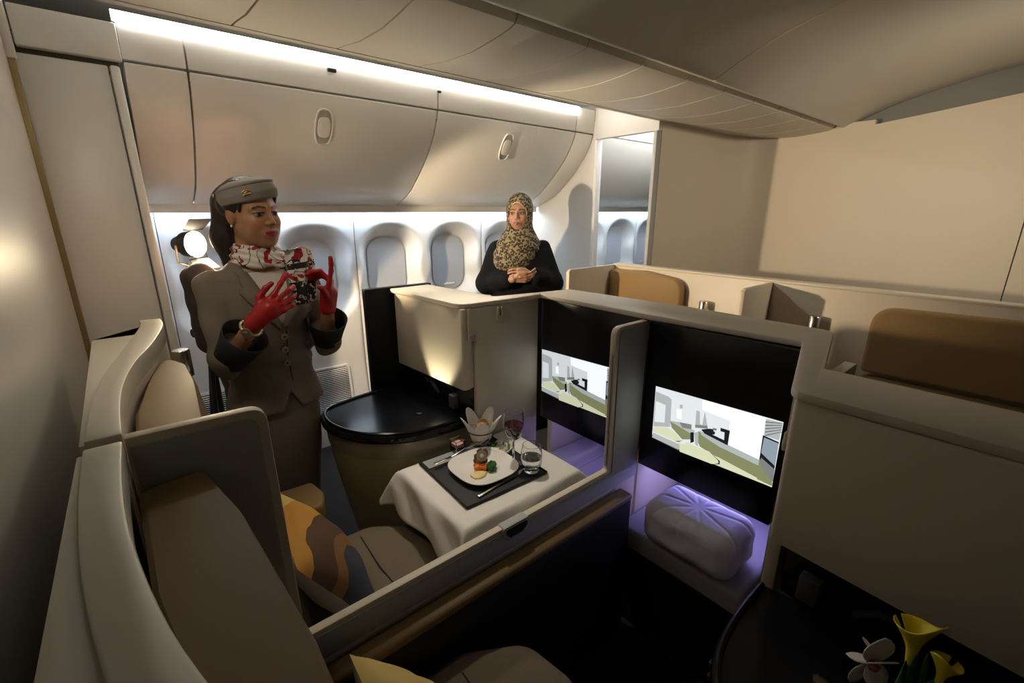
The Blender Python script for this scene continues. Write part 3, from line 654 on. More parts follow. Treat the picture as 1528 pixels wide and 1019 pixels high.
for k, (dx, dy, s) in enumerate(((0.012, -0.038, 0.017), (0.026, -0.026, 0.015))):
    b = thing('broccoli_floret', (fx+dx, fy+dy, PZ), ('larger green broccoli floret beside the carrots on the plate', 'smaller green broccoli floret beside the carrots on the plate')[k], 'vegetable', 'broccoli florets on the plate')
    mk('floret_head', join(*[blob((fx+dx+0.6*s*math.cos(a), fy+dy+0.6*s*math.sin(a), PZ+s*0.9), (s*.6, s*.6, s*.7), 40+k*7+i, 8) for i, a in enumerate((0, 1.3, 2.6, 3.9, 5.2))]), BROC, b, smooth=60)
    mk('floret_stalk', tube([(fx+dx, fy+dy, PZ), (fx+dx, fy+dy, PZ+s)], s*0.3, 7), mat('stalk_green', (0.18, 0.3, 0.06), 0.6), b)
mk('mash_smear', blob((fx-0.042, fy-0.036, PZ+0.003), (0.032, 0.022, 0.005), 3), MASH, smooth=60, label='yellow sauce smear at the front of the plate', cat='sauce')
mk('meat_roll', blob((fx+0.004, fy+0.012, PZ+0.022), (0.026, 0.024, 0.022), 9), MEAT, smooth=60, label='browned meat portion beneath the garnish on the plate', cat='meat')
gr = thing('plate_garnish', (fx, fy, PZ+0.04), 'stack of sliced garnish topping the meat on the plate', 'garnish')
def disc(c, r, n, t=0.003):
    n = Vector(n).normalized(); u = n.orthogonal().normalized(); w = n.cross(u); c = Vector(c)
    ring = lambda rr, h: [tuple(c+(u*math.cos(a)+w*math.sin(a))*rr+n*h) for a in np.linspace(0, 2*math.pi, 25)[:-1]]
    return loft([ring(r, 0), ring(r, t), ring(r*0.45, t), ring(r*0.42, t+0.002)])
mk('slice', disc((fx-0.006, fy-0.006, PZ+0.052), 0.020, (-0.45, -0.75, 0.4)), KIWI, gr, smooth=40)
mk('slice_core', disc((fx-0.008, fy-0.0095, PZ+0.054), 0.007, (-0.45, -0.75, 0.4)), CHINA, gr)
mk('slice', disc((fx+0.014, fy+0.004, PZ+0.05), 0.018, (0.3, -0.8, 0.3)), MEAT, gr, smooth=40)
for k, (a, h) in enumerate(((2.2, 0.045), (0.6, 0.05), (1.4, 0.06))):
    mk('crisp_shard', join(prism([(fx-0.014+0.02*math.cos(a), fy+0.02*math.sin(a)), (fx+0.012+0.02*math.cos(a), fy+0.004+0.02*math.sin(a)), (fx+0.02*math.cos(a), fy+0.003+0.02*math.sin(a))], 'Z', PZ+0.02, PZ+0.02+h*0.75)), CRISP, gr)
# cutlery
def fork(p, q):
    p = Vector(p); q = Vector(q); d = (q-p).normalized(); w = Vector((-d.y, d.x, 0)); L = (q-p).length; pts = []
    def strip(x0, x1, w0, w1, off0=0, off1=0, z0=0.0, z1=0.0, t=0.0018):
        a = [p+d*x0+w*(off0-w0), p+d*x0+w*(off0+w0), p+d*x1+w*(off1+w1), p+d*x1+w*(off1-w1)]
        zz = [z0, z0, z1, z1]; v = [(*a[i].xy, p.z+zz[i]) for i in range(4)]+[(*a[i].xy, p.z+zz[i]+t) for i in range(4)]
        return v, [(0, 3, 2, 1), (4, 5, 6, 7), (0, 1, 5, 4), (1, 2, 6, 5), (2, 3, 7, 6), (3, 0, 4, 7)]
    o = thing('fork', tuple(p), 'silver fork lying behind the dinner plate', 'fork')
    mk('fork_handle', join(strip(0, L*0.35, 0.007, 0.005), strip(L*0.35, L*0.66, 0.005, 0.003, z1=0.012)), SILVER, o, bev=0.0006)
    mk('fork_head', join(strip(L*0.66, L*0.74, 0.003, 0.012, z0=0.012, z1=0.010), *[strip(L*0.74, L, 0.0018, 0.0012, s, s*1.0, z0=0.010, z1=0.016) for s in (-0.0095, -0.003, 0.003, 0.0095)]), SILVER, o)
fork((0.745, 1.342, Z+0.02), (0.965, 1.356, Z+0.022))
kn = thing('table_knife', (0.87, 1.10, Z), 'silver knife lying in front of the dinner plate', 'knife')
ang = math.atan2(0.03, 0.23)
kr = lambda pts: [(0.765+x*math.cos(ang)-y*math.sin(ang), 1.092+x*math.sin(ang)+y*math.cos(ang)) for x, y in pts]
mk('knife_handle', prism(kr(fillet([(0, -0.006), (0.11, -0.0045), (0.11, 0.0045), (0, 0.006)], 0.003)), 'Z', Z, Z+0.007), SILVER, kn, bev=0.002)
mk('knife_blade', prism(kr([(0.11, -0.004), (0.20, -0.010), (0.235, 0.004), (0.22, 0.008), (0.11, 0.005)]), 'Z', Z+0.001, Z+0.003), SILVER, kn)
# bread basket with paper
bx, by = 0.988, 1.380
TZ += 0.0055
bk = thing('bread_basket', (bx, by, TZ), 'small wire bread basket lined with white paper', 'basket')
wires = []
rr = lambda t: 0.037+0.018*t
for k in range(30):
    a0 = random.uniform(0, 6.28); t0 = random.uniform(0, 1); da = random.uniform(-1.2, 1.2); t1 = min(1, max(0, t0+random.uniform(-0.7, 0.7)))
    wires.append(tube([(bx+rr(t0+(t1-t0)*s)*math.cos(a0+da*s), by+rr(t0+(t1-t0)*s)*math.sin(a0+da*s), TZ+0.004+0.066*(t0+(t1-t0)*s)) for s in np.linspace(0, 1, 6)], 0.0024, 5))
for t in (0.0, 1.0): wires.append(tube([(bx+rr(t)*math.cos(a), by+rr(t)*math.sin(a), TZ+0.004+0.066*t) for a in np.linspace(0, 2*math.pi, 25)], 0.002, 5))
mk('wire_frame', join(*wires), mat('dark_wire', (0.03, 0.03, 0.03), 0.3, metal=0.8), bk)
def paper(u, v):
    a = 2*math.pi*u; pet = abs(math.sin(2.5*a+0.6))**1.6; h = v*(0.082+0.052*pet); r = 0.033+0.24*h+0.16*h*pet*v
    return (bx+r*math.cos(a), by+r*math.sin(a), TZ+0.005+h)
mk('paper_liner', grid(paper, 60, 10), mat('greaseproof_paper', (0.80, 0.77, 0.72), 0.7), bk, smooth=40, solid=0.0008)
BREAD = mat('bread_crust', (0.48, 0.19, 0.05), 0.5, noise=0.3, nscale=60)
for k, (dx, dy, dz) in enumerate(((-0.006, -0.008, 0.092), (0.016, 0.010, 0.088))):
    mk('bread_roll', blob((bx+dx, by+dy, TZ+dz), (0.024, 0.020, 0.016), 60+k, 16, 0.06), BREAD, smooth=60, label=('golden bread roll in the paper lined basket', 'second bread roll tucked behind the golden one in the basket')[k], cat='bread', group='bread rolls in the basket')
# clear cube pot
cp = thing('glass_pot', (0.8870, 1.40, Z), 'small clear square pot with pink filling on the tray', 'pot')
mk('pot_wall', join(box(0.8650, 0.8680, 1.378, 1.422, Z, Z+0.05), box(0.9060, 0.9090, 1.378, 1.422, Z, Z+0.05), box(0.8680, 0.9060, 1.378, 1.381, Z, Z+0.05), box(0.8680, 0.9060, 1.419, 1.422, Z, Z+0.05)), GLASS, cp)
mk('pot_base', box(0.8685, 0.9055, 1.3815, 1.4185, Z, Z+0.02), BLACK, cp)
mk('pot_filling', box(0.8685, 0.9055, 1.3815, 1.4185, Z+0.021, Z+0.037), mat('pink_filling', (0.72, 0.42, 0.34), 0.5), cp, bev=0.003)
mk('pot_rim', join(*[tube([a, b], 0.0016, 5) for a, b in (((0.8650, 1.378, Z+.05), (0.9090, 1.378, Z+.05)), ((0.9090, 1.378, Z+.05), (0.9090, 1.422, Z+.05)), ((0.9090, 1.422, Z+.05), (0.8650, 1.422, Z+.05)), ((0.8650, 1.422, Z+.05), (0.8650, 1.378, Z+.05)), ((0.8650, 1.378, Z), (0.8650, 1.378, Z+.05)))]), SILVER, cp)
# square condiment dish
cdc = (1.022, 1.288)
def rsq(h, z): return [(cdc[0]+x*h*0.92-y*h*0.39, cdc[1]+x*h*0.39+y*h*0.92, z) for x, y in fillet([(-1, -1), (1, -1), (1, 1), (-1, 1)], 0.15)]
mk('condiment_dish', loft([rsq(0.036, Z), rsq(0.042, Z+0.018), rsq(0.039, Z+0.018), rsq(0.034, Z+0.004), rsq(0.001, Z+0.004)]), CHINA, smooth=30, label='small square white dish holding butter and shakers', cat='dish')
mk('salt_shaker', box(1.021, 1.036, 1.265, 1.280, Z+0.0045, Z+0.046), SILVER, bev=0.002, label='silver square shaker in the white dish', cat='shaker')
ob = thing('oil_bottle', (1.045, 1.272, Z), 'tiny yellow oil bottle beside the silver shaker', 'bottle')
mk('bottle_body', box(1.038, 1.050, 1.266, 1.278, Z+0.0045, Z+0.03), mat('olive_oil', (0.62, 0.58, 0.06), 0.15, trans=0.3), ob, bev=0.003)
mk('bottle_cap', lathe([(0.0, 0), (0.005, 0), (0.005, 0.010), (0, 0.010)], (1.044, 1.272, Z+0.03), 12), SILVER, ob)
mk('butter_pat', box(0.999, 1.019, 1.291, 1.311, Z+0.0045, Z+0.014), mat('butter', (0.78, 0.66, 0.36), 0.5), bev=0.003, label='pale butter pat in the white square dish', cat='butter')
mk('herb_sprig', blob((1.002, 1.318, Z+0.022), (0.016, 0.012, 0.006), 77, 14, 0.5), BROC, label='green herb sprig on the edge of the white dish', cat='herb')
# glasses
wx, wy = 0.992, 1.178
wg = thing('wine_glass', (wx, wy, Z), 'stemmed wine glass of red wine behind the water tumbler', 'glass')
bowl = [(0.0355, 0.218-0.0), (0.0385, 0.19), (0.0395, 0.165), (0.037, 0.14), (0.028, 0.118), (0.012, 0.106), (0.0045, 0.100), (0.0038, 0.05), (0.005, 0.012), (0.02, 0.004), (0.033, 0.002), (0.033, 0.0), (0.0, 0.0)]
inn = [(0.0, 0.109), (0.011, 0.1105), (0.0265, 0.121), (0.0355, 0.141), (0.0378, 0.165), (0.0369, 0.19), (0.034, 0.218)]
mk('glass_body', lathe(inn+bowl, (wx, wy, Z), 36), GLASS, wg, smooth=60)
mk('red_wine', lathe([(0.0, 0.1095), (0.0105, 0.111), (0.026, 0.1215), (0.035, 0.1415), (0.0373, 0.165), (0.0372, 0.168), (0.0, 0.168)], (wx, wy, Z), 36), mat('red_wine', (0.05, 0.003, 0.006), 0.05, trans=0.25), wg, smooth=40)
gx, gy = 1.018, 1.105
tg = thing('water_tumbler', (gx, gy, Z), 'rounded glass tumbler half filled with water on the tray corner', 'glass')
go = [(0.0335, 0.105), (0.039, 0.08), (0.041, 0.055), (0.039, 0.03), (0.033, 0.010), (0.028, 0.0), (0.0, 0.0)]
gi = [(0.0, 0.012), (0.024, 0.012), (0.032, 0.018), (0.0365, 0.033), (0.0388, 0.055), (0.037, 0.08), (0.0315, 0.105)]
mk('tumbler_body', lathe(gi+go, (gx, gy, Z), 36), GLASS, tg, smooth=60)
mk('water', lathe([(0.0, 0.0125), (0.0235, 0.0125), (0.0315, 0.0185), (0.036, 0.033), (0.0384, 0.055), (0.0, 0.055)], (gx, gy, Z), 36), mat('water', (0.9, 0.95, 1), 0.0, trans=1.0, ior=1.33), tg, smooth=40)

# ================================================================== SOFT THINGS
def pillow(name, c, n, up, a, b, t, front, back, **kw):
    n = Vector(n).normalized(); u = Vector(up).cross(n).normalized(); w = n.cross(u); c = Vector(c); N = 26; V = []; F = []; FM = []
    for side in (1, -1):
        o = len(V)
        for j in range(N+1):
            for i in range(N+1):
                x = 2*i/N-1; y = 2*j/N-1; px = x*(1-0.10*(1-abs(y))**1.5*1.0*abs(x)); py = y*(1-0.10*(1-abs(x))**1.5*abs(y))
                h = t*((1-abs(x)**2.2)*(1-abs(y)**2.2))**0.55*(1+0.06*math.sin(7*x+3*y)*math.cos(5*y))
                V.append(tuple(c+u*px*a+w*py*b+n*h*side))
        for j in range(N):
            for i in range(N):
                q = (o+j*(N+1)+i, o+j*(N+1)+i+1, o+(j+1)*(N+1)+i+1, o+(j+1)*(N+1)+i); F.append(q if side == 1 else q[::-1]); FM.append(0 if side == 1 else 1)
    return mk(name, (V, F), [front, back], smooth=60, fm=FM, **kw)
def ringprint(name, off):
    m = bpy.data.materials.new(name); m.use_nodes = True; nt = m.node_tree; b = nt.nodes['Principled BSDF']; b.inputs['Roughness'].default_value = 0.75
    tc = nt.nodes.new('ShaderNodeTexCoord'); mp = nt.nodes.new('ShaderNodeVectorMath'); mp.operation = 'DISTANCE'; mp.inputs[1].default_value = off
    nz = nt.nodes.new('ShaderNodeTexNoise'); nz.inputs['Scale'].default_value = 4; ad = nt.nodes.new('ShaderNodeMath'); ad.operation = 'MULTIPLY_ADD'; ad.inputs[1].default_value = 0.10
    nt.links.new(tc.outputs['Object'], mp.inputs[0]); nt.links.new(tc.outputs['Object'], nz.inputs['Vector']); nt.links.new(nz.outputs['Fac'], ad.inputs[0]); nt.links.new(mp.outputs['Value'], ad.inputs[2])
    r = nt.nodes.new('ShaderNodeValToRGB'); r.color_ramp.interpolation = 'CONSTANT'; nt.links.new(ad.outputs[0], r.inputs[0]); nt.links.new(r.outputs[0], b.inputs['Base Color'])
    for i, (p, c) in enumerate(((0, (0.035, 0.04, 0.06)), (0.185, (0.24, 0.11, 0.03)), (0.225, (0.10, 0.045, 0.018)), (0.295, (0.55, 0.26, 0.025)), (0.375, (0.70, 0.50, 0.14)))):
        e = r.color_ramp.elements[i] if i < 2 else r.color_ramp.elements.new(p); e.position = p; e.color = (*c, 1)
    return m
PB = mat('pillow_white', (0.62, 0.55, 0.47), 0.85, noise=0.04, nscale=9)
pillow('patterned_pillow', (0.285, 1.20, 0.625), (0.86, -0.05, 0.50), (0, 0, 1), 0.205, 0.19, 0.075, ringprint('gold_slate_print', (0.06, -0.10, 0.08)), PB,
       label='gold brown and slate patterned pillow leaning beside the dining table', cat='pillow')
pillow('patterned_pillow', (0.30, 0.612, 0.545), (0.80, -0.05, 0.60), (0, 0, 1), 0.20, 0.155, 0.07, ringprint('gold_print', (-0.05, -0.30, 0.0)), PB,
       label='yellow gold pillow on the dark seat below the armrest', cat='pillow')
# quilted folded duvet
def quilt(P):
    x, y, z = P
    c = (1.345, 0.612, 0.545); h = (0.105, 0.155, 0.075)
    q = [np.abs(P[i]-c[i])-(h[i]-0.045) for i in range(3)]
    d = np.sqrt(sum(np.maximum(k, 0)**2 for k in q))+np.minimum(np.maximum(np.maximum(q[0], q[1]), q[2]), 0)-0.05
    a = np.arctan2(y-c[1]-0.01, x-c[0]-0.01); r = np.sqrt((x-c[0]-0.01)**2+(y-c[1]-0.01)**2)
    g = np.abs(np.sin(a*5+0.4))*np.maximum(r, 0.004)*0.2
    d = d+0.0032*np.exp(-(g/0.0045)**2)*(z > c[2]+0.02)+0.0022*np.sin(x*55+y*20)*np.sin(z*60+y*35)*(z < c[2]+0.05)
    d = smax(d, 0.452-z, 0.01)
    return d
V, F = nets(quilt, (1.2, 0.42, 0.44), (1.49, 0.8, 0.65), 0.0045); V = relax(V, F, 1)
mk('quilted_pillow', (V, F), mat('quilt_fabric', (0.50, 0.47, 0.55), 0.7, bump=0.1, bscale=300), smooth=80, label='plump lavender quilted pillow folded on the footwell bench', cat='pillow')

# ================================================================== FLOWERS
fl = thing('flower_arrangement', (0.83, 0.03, 0.764), 'yellow calla lilies and a white orchid on the dark counter', 'flowers')
YEL = mat('calla_yellow', (0.80, 0.66, 0.04), 0.5); GRN = mat('stem_green', (0.045, 0.14, 0.03), 0.5); ORC = mat('orchid_white', (0.74, 0.68, 0.66), 0.5); ORP = mat('orchid_lip', (0.42, 0.10, 0.09), 0.5)
mk('vase', lathe([(0.0, 0), (0.03, 0), (0.032, 0.01), (0.026, 0.04), (0.024, 0.07), (0.030, 0.085), (0.026, 0.085), (0.02, 0.07), (0.0, 0.02)], (0.83, 0.03, 0.764), 24), BLACK, fl, smooth=50)
def calla(base, d, L, face, name='calla_lily'):
    d = Vector(d).normalized(); f = Vector(face); f = (f-d*f.dot(d)).normalized(); s = d.cross(f); b = Vector(base)
    def g(u, v):
        a = -math.pi*0.93+2*math.pi*0.93*u; r = L*(0.06+0.05*v+0.42*max(0, v-0.35)**1.6)
        tip = math.exp(-(a/0.8)**2); h = L*v*(0.78+0.32*tip*v); fl_ = L*0.22*max(0, v-0.6)*tip
        rad = (f*math.cos(a)+s*math.sin(a))
        return tuple(b+d*h+rad*(r+fl_)+(-f)*0*v)
    return grid(g, 30, 18)
c1 = Vector(on(1357, 992, 'X', 0.845)); c2 = Vector(on(1398, 1022, 'X', 0.825))
k1 = mk('calla_lily', calla(c1, (0.10, 0.07, 0.95), 0.088, (-0.35, -0.75, 0.1)), YEL, fl, smooth=70, solid=0.0015)
k2 = mk('calla_lily', calla(c2, (0.05, -0.05, 0.95), 0.058, (-0.5, 0.2, 0.1)), YEL, fl, smooth=70, solid=0.0015)
for c in (c1, c2): mk('flower_stem', tube([(0.83, 0.03, 0.80), tuple((Vector((0.83, 0.03, 0.83))+c)/2), tuple(c+Vector((0, 0, 0.004)))], [0.004, 0.004, 0.006], 8), GRN, fl)
def leaf(p, q, w, bend=(0, 0, 0), n=8):
    p = Vector(p); q = Vector(q); d = q-p; s = d.cross(Vector(rgt)).normalized().cross(d).normalized(); bend = Vector(bend)
    def g(u, v): return tuple(p+d*v+bend*math.sin(math.pi*v)+s*(u-0.5)*2*w*(math.sin(math.pi*min(1, 0.08+v*0.92))**0.7))
    return grid(g, 4, n)
for q0, q1, w in (((1352, 1030), (1368, 975), 0.006), ((1372, 1035), (1384, 975), 0.005), ((1345, 1035), (1352, 985), 0.005)):
    mk('strap_leaf', leaf(on(*q0, 'X', 0.822), on(*q1, 'X', 0.822), w), GRN, fl, solid=0.001, smooth=60)
oc = Vector(on(1303, 988, 'X', 0.815))
orch = mk('orchid_bloom', join(*[leaf(oc, on(px, py, 'X', 0.807), w) for px, py, w in ((1322, 952, 0.024), (1262, 975, 0.015), (1337, 990, 0.024), (1268, 1018, 0.019), (1312, 1032, 0.020))]), ORC, fl, smooth=60, solid=0.0012)
mk('orchid_lip', blob(tuple(oc+Vector((-0.008, -0.002, 0))), (0.006, 0.009, 0.008), 5, 14, 0.25), ORP, orch, smooth=60)
mk('orchid_bud', leaf(on(1300, 968, 'X', 0.80), on(1287, 950, 'X', 0.80), 0.003), ORC, orch, solid=0.001)

# ================================================================== LAMP ON TRIPOD
LX, LY, LZ = 0.222, 2.46, 1.46
vt = thing('video_light', (LX, LY, 0), 'lit video lamp on a black tripod behind the flight attendant', 'lamp')
face = Vector((0.62, -0.78, 0.02)).normalized()
def along(r0, r1, h0, h1, n=24):
    u = face.orthogonal().normalized(); w = face.cross(u); c = Vector((LX, LY, LZ))
    R = lambda r, h: [tuple(c+(u*math.cos(a)+w*math.sin(a))*r+face*h) for a in np.linspace(0, 2*math.pi, n+1)[:-1]]
    return R(r0, h0), R(r1, h1)
a, b = along(0.03, 0.048, -0.07, -0.02); c_, d_ = along(0.052, 0.056, -0.02, 0.03)
mk('lamp_housing', loft([a, b, c_, d_], caps=False), BLACKM, vt, smooth=40)
mk('housing_back', loft([along(0.001, 0.029, -0.072, -0.07)[0], along(0.001, 0.029, -0.072, -0.07)[1]]), BLACKM, vt)
mk('lamp_lens', loft([along(0.047, 0.045, 0.0, 0.012)[0], along(0.047, 0.03, 0.0, 0.012)[1], along(0.001, 0.001, 0.013, 0.014)[0]]), emis('tungsten_lens', (1.0, 0.80, 0.50), 420.0), vt, smooth=60)
lc = Vector((LX, LY, LZ)); su = Vector((-face.y, face.x, 0)).normalized()
mk('yoke', tube([lc+su*0.07, lc+su*0.075+Vector((0, 0, -0.07)), lc+Vector((0, 0, -0.10)), lc-su*0.075+Vector((0, 0, -0.07)), lc-su*0.07], 0.005, 6), STEEL, vt)
for sg in (1, -1):
    mk('barn_door', loft([[tuple(lc+face*0.03+Vector((0, 0, sg*0.06))+su*x+face*0.0) for x in (-0.05, 0.05)]+[tuple(lc+face*0.08+Vector((0, 0, sg*0.105))+su*x) for x in (0.06, -0.06)], [tuple(lc+face*0.031+Vector((0, 0, sg*0.062))+su*x) for x in (-0.05, 0.05)]+[tuple(lc+face*0.081+Vector((0, 0, sg*0.107))+su*x) for x in (0.06, -0.06)]]), BLACKM, vt)
mk('centre_column', tube([(LX, LY, LZ-0.10), (LX, LY, 1.10)], 0.009, 8), BLACKM, vt)
mk('tripod_collar', tube([(LX, LY, 1.13), (LX, LY, 1.0)], 0.024, 10), BLACKM, vt)
mk('clamp_knob', tube([(LX-0.055, LY-0.02, 1.07), (LX-0.01, LY, 1.07)], [0.02, 0.012], 10), BLACKM, vt)
mk('clamp_knob', tube([(LX+0.045, LY-0.02, 0.955), (LX, LY, 0.955)], [0.016, 0.011], 10), BLACKM, vt)
mk('lower_column', tube([(LX, LY, 1.0), (LX, LY, 0.55)], 0.013, 8), BLACKM, vt)
for k in range(3):
    an = k*2.094; q = (LX+0.2*math.cos(an), LY+0.2*math.sin(an), 0.012)
    mk('tripod_leg', tube([(LX, LY, 0.97), q], 0.011, 8), BLACKM, vt); mk('leg_brace', tube([(LX, LY, 0.58), tuple(Vector((LX, LY, 0.97)).lerp(Vector(q), 0.5))], 0.006, 6), BLACKM, vt)
sp = lamp('video_light_beam', 'SPOT', tuple(lc+face*0.03+Vector((0, 0, 0.02))), 150, (1.0, 0.78, 0.52), tuple(lc+Vector((0.84, -0.306, -0.43))), spot_size=1.85, spot_blend=0.10, shadow_soft_size=0.03)

# ================================================================== PEOPLE
def vcol_mat(name, rough=0.5, sss=0.0):
    m = bpy.data.materials.new(name); m.use_nodes = True; nt = m.node_tree; b = nt.nodes['Principled BSDF']; b.inputs['Roughness'].default_value = rough
    a = nt.nodes.new('ShaderNodeAttribute'); a.attribute_name = 'Col'; nt.links.new(a.outputs['Color'], b.inputs['Base Color'])
    return m
SKIN = vcol_mat('skin', 0.45)
class Frame:
    """local axes: x = person's left, y = back (face looks along -y), z = up"""
    def __init__(s, o, yaw=0, pitch=0, roll=0):
        s.o = np.array(o, float); s.R = np.array(Matrix.Rotation(yaw, 3, 'Z') @ Matrix.Rotation(pitch, 3, 'X') @ Matrix.Rotation(roll, 3, 'Y'))
    def w(s, p): return s.o+s.R @ np.array(p, float)
    def L(s, P):
        q = [P[i]-s.o[i] for i in range(3)]; R = s.R
        return [q[0]*R[0, i]+q[1]*R[1, i]+q[2]*R[2, i] for i in range(3)]
    def pts(s, V): return (np.asarray(V)-s.o) @ s.R
    def out(s, V): return s.o+np.asarray(V) @ s.R.T
def head_sdf(P, wide=1.0):
    x, y, z = P; ax = np.abs(x); Q = (ax, y, z)
    d = ell(P, (0, 0.012, 0.038), (0.075*wide, 0.094, 0.082))
    d = smin(d, ell(P, (0, -0.026, -0.030), (0.063*wide, 0.063, 0.083)), 0.035)
    d = smin(d, ell(Q, (0.030, -0.040, -0.056), (0.029, 0.030, 0.032)), 0.03)
    d = smin(d, cone(P, (0, -0.064, -0.094), (0, -0.067, -0.098), 0.017, 0.015), 0.030)           # chin
    d = smin(d, cone(Q, (0.045, -0.003, -0.050), (0.018, -0.052, -0.092), 0.015, 0.015), 0.028)      # jaw line
    d = smin(d, cone(Q, (0.038, -0.064, -0.026), (0.048, -0.038, -0.018), 0.017, 0.016), 0.022)     # cheek
    d = smin(d, cone(Q, (0.012, -0.084, 0.022), (0.046, -0.066, 0.022), 0.0075, 0.006), 0.018)       # brow ridge
    d = smax(d, -ell(Q, (0.0315, -0.105, 0.001), (0.021, 0.022, 0.0120)), 0.014)                     # sockets
    d = smin(d, cone(P, (0, -0.088, 0.012), (0, -0.1030, -0.027), 0.0055, 0.0082), 0.010)           # nose
    d = smin(d, ell(Q, (0.0115, -0.093, -0.031), (0.0070, 0.009, 0.0062)), 0.007)
    d = smin(d, ell(Q, (0.0315, -0.0745, 0.0015), (0.0145, 0.0128, 0.0110)), 0.0035)                 # eyeball
    d = smin(d, cone(Q, (0.018, -0.086, 0.008), (0.043, -0.0775, 0.008), 0.0035, 0.003), 0.004)     # upper lid
    d = smin(d, ell(P, (0, -0.083, -0.066), (0.028, 0.012, 0.018)), 0.014)
    d = smin(d, cone(Q, (0.004, -0.0945, -0.0590), (0.021, -0.085, -0.0635), 0.0052, 0.003), 0.004)
    d = smin(d, cone(Q, (0.0, -0.0945, -0.0705), (0.018, -0.0865, -0.0675), 0.0062, 0.0032), 0.004)
    d = smin(d, ell(Q, (0.074*wide, 0.012, -0.004), (0.009, 0.019, 0.031)), 0.008)                   # ear
    d = smin(d, cone(P, (0, 0.022, -0.06), (0, 0.045, -0.20), 0.052*wide, 0.056*wide), 0.03)
    return d
def head_colors(V, skin, lip, brow, gaze=0.0, hair=None):
    x, y, z = V[:, 0], V[:, 1], V[:, 2]; ax = np.abs(x); C = np.tile(np.array([*skin, 1.0]), (len(V), 1)); front = y < -0.045
    def put(m, c, k=1.0): C[m, :3] = C[m, :3]*(1-k)+np.array(c)*k
    ch = np.exp(-(((ax-0.040)/0.02)**2+((z+0.03)/0.02)**2))*front; C[:, :3] *= (1+ch[:, None]*np.array([0.18, -0.02, -0.04]))
    put(front & (np.abs(z-(0.0265-0.40*(ax-0.033)**2/0.03-0.07*(ax-0.03))) < 0.0036) & (ax > 0.012) & (ax < 0.050), brow, 0.9)
    eye = front & (((ax-0.0315)/0.0158)**2+((z-0.0010)/0.0062)**2 < 1) & (y < -0.07); put(eye, (0.28, 0.25, 0.23))
    sx = np.where(x > 0, 0.0315, -0.0315)+gaze
    put(eye & ((x-sx)**2+(z-0.0012)**2 < 0.0064**2), (0.018, 0.009, 0.005))
    put(front & (ax > 0.015) & (ax < 0.049) & (np.abs(z-(0.0078-7*(ax-0.0315)**2)) < 0.0024) & (y < -0.066), (0.01, 0.006, 0.005), 0.95)
    put(front & (ax > 0.018) & (ax < 0.047) & (np.abs(z-(-0.0055+5*(ax-0.0315)**2)) < 0.0014) & (y < -0.066), (0.03, 0.018, 0.012), 0.6)
    lipm = front & (ax < 0.0255) & (z < -0.0555+0.0008-0.14*np.maximum(ax-0.005, 0)-0.12*np.maximum(0.004-ax, 0)) & (z > -0.0765+9.0*ax**2*1.1) & (y < -0.075); put(lipm, lip)
    put(lipm & (np.abs(z+0.0650) < 0.0013), np.array(lip)*0.25)
    put(front & (np.abs(ax-0.0085) < 0.0035) & (np.abs(z+0.0375) < 0.0028) & (y < -0.092), (0.05, 0.02, 0.01), 0.7)
    return C
def make_head(fr, skin, lip, brow, gaze=0.0, h=0.0026):
    V, F = nets(lambda P: head_sdf(P), (-0.10, -0.13, -0.19), (0.10, 0.125, 0.135), h); V = relax(V, F, 1, 0.4)
    return fr.out(V), F, head_colors(V, skin, lip, brow, gaze)
def merge(parts):
    V = []; F = []; C = []; o = 0
    for v, f, c in parts: V.append(v); F.append(np.asarray(f)+o); C.append(c); o += len(v)
    return np.concatenate(V), np.concatenate(F), np.concatenate(C)
def solid(fn, lo, hi, h, skin=None, it=1):
    V, F = nets(fn, lo, hi, h); V = relax(V, F, it)
    return (V, F) if skin is None else (V, F, np.tile(np.array([*skin, 1.0]), (len(V), 1)))
def bounds(pts, pad): p = np.array(pts); return p.min(0)-pad, p.max(0)+pad
def fingers(wrist, ax_, nrm, side, spec, thumb, rad=0.0085, palm=(0.042, 0.088, 0.014)):
    """segments of a hand. ax_: wrist->knuckles, nrm: out of the BACK of the hand, side: thumb-ward unit.
       spec: four (bend1, bend2, bend3, splay) for index..little (bends towards the palm); thumb: list of points in (side, axis, normal) metres"""
    a = Vector(ax_).normalized(); n = Vector(nrm); n = (n-a*n.dot(a)).normalized(); s = n.cross(a) if Vector(side).dot(n.cross(a)) > 0 else -n.cross(a); w = Vector(wrist)
    seg = []; tip = []
    lens = ((0.043, 0.026, 0.022), (0.047, 0.029, 0.023), (0.043, 0.027, 0.022), (0.034, 0.020, 0.019))
    for k in range(4):
        off = (0.029, 0.010, -0.010, -0.028)[k]; base = w+a*(palm[1]-(0.003, 0, 0.004, 0.012)[k])+s*off
        seg.append((w+a*0.018+s*off*0.55, base, 0.0125, 0.0108))
        b1, b2, b3, sp = spec[k]; d = (a*math.cos(sp)+s*math.sin(sp)).normalized(); ang = 0; p = base
        for L, b in zip(lens[k], (b1, b2, b3)):
            ang += b; q = p+(d*math.cos(ang)-n*math.sin(ang))*L; seg.append((p, q, rad, rad*0.92)); p = q
    T = [w+s*t[0]+a*t[1]+n*t[2] for t in thumb]
    for i in range(len(T)-1): seg.append((T[i], T[i+1], (0.014, 0.0115, 0.0098)[min(i, 2)], (0.0115, 0.0098, 0.0085)[min(i, 2)]))
    return seg
def hand_sdf(segs, extra=()):
    def f(P):
        d = None
        for p, q, ra, rb in segs:
            c = cone(P, tuple(p), tuple(q), ra, rb); d = c if d is None else smin(d, c, 0.005)
        for p, q, ra, rb in extra: d = smin(d, cone(P, tuple(p), tuple(q), ra, rb), 0.012)
        return d
    return f
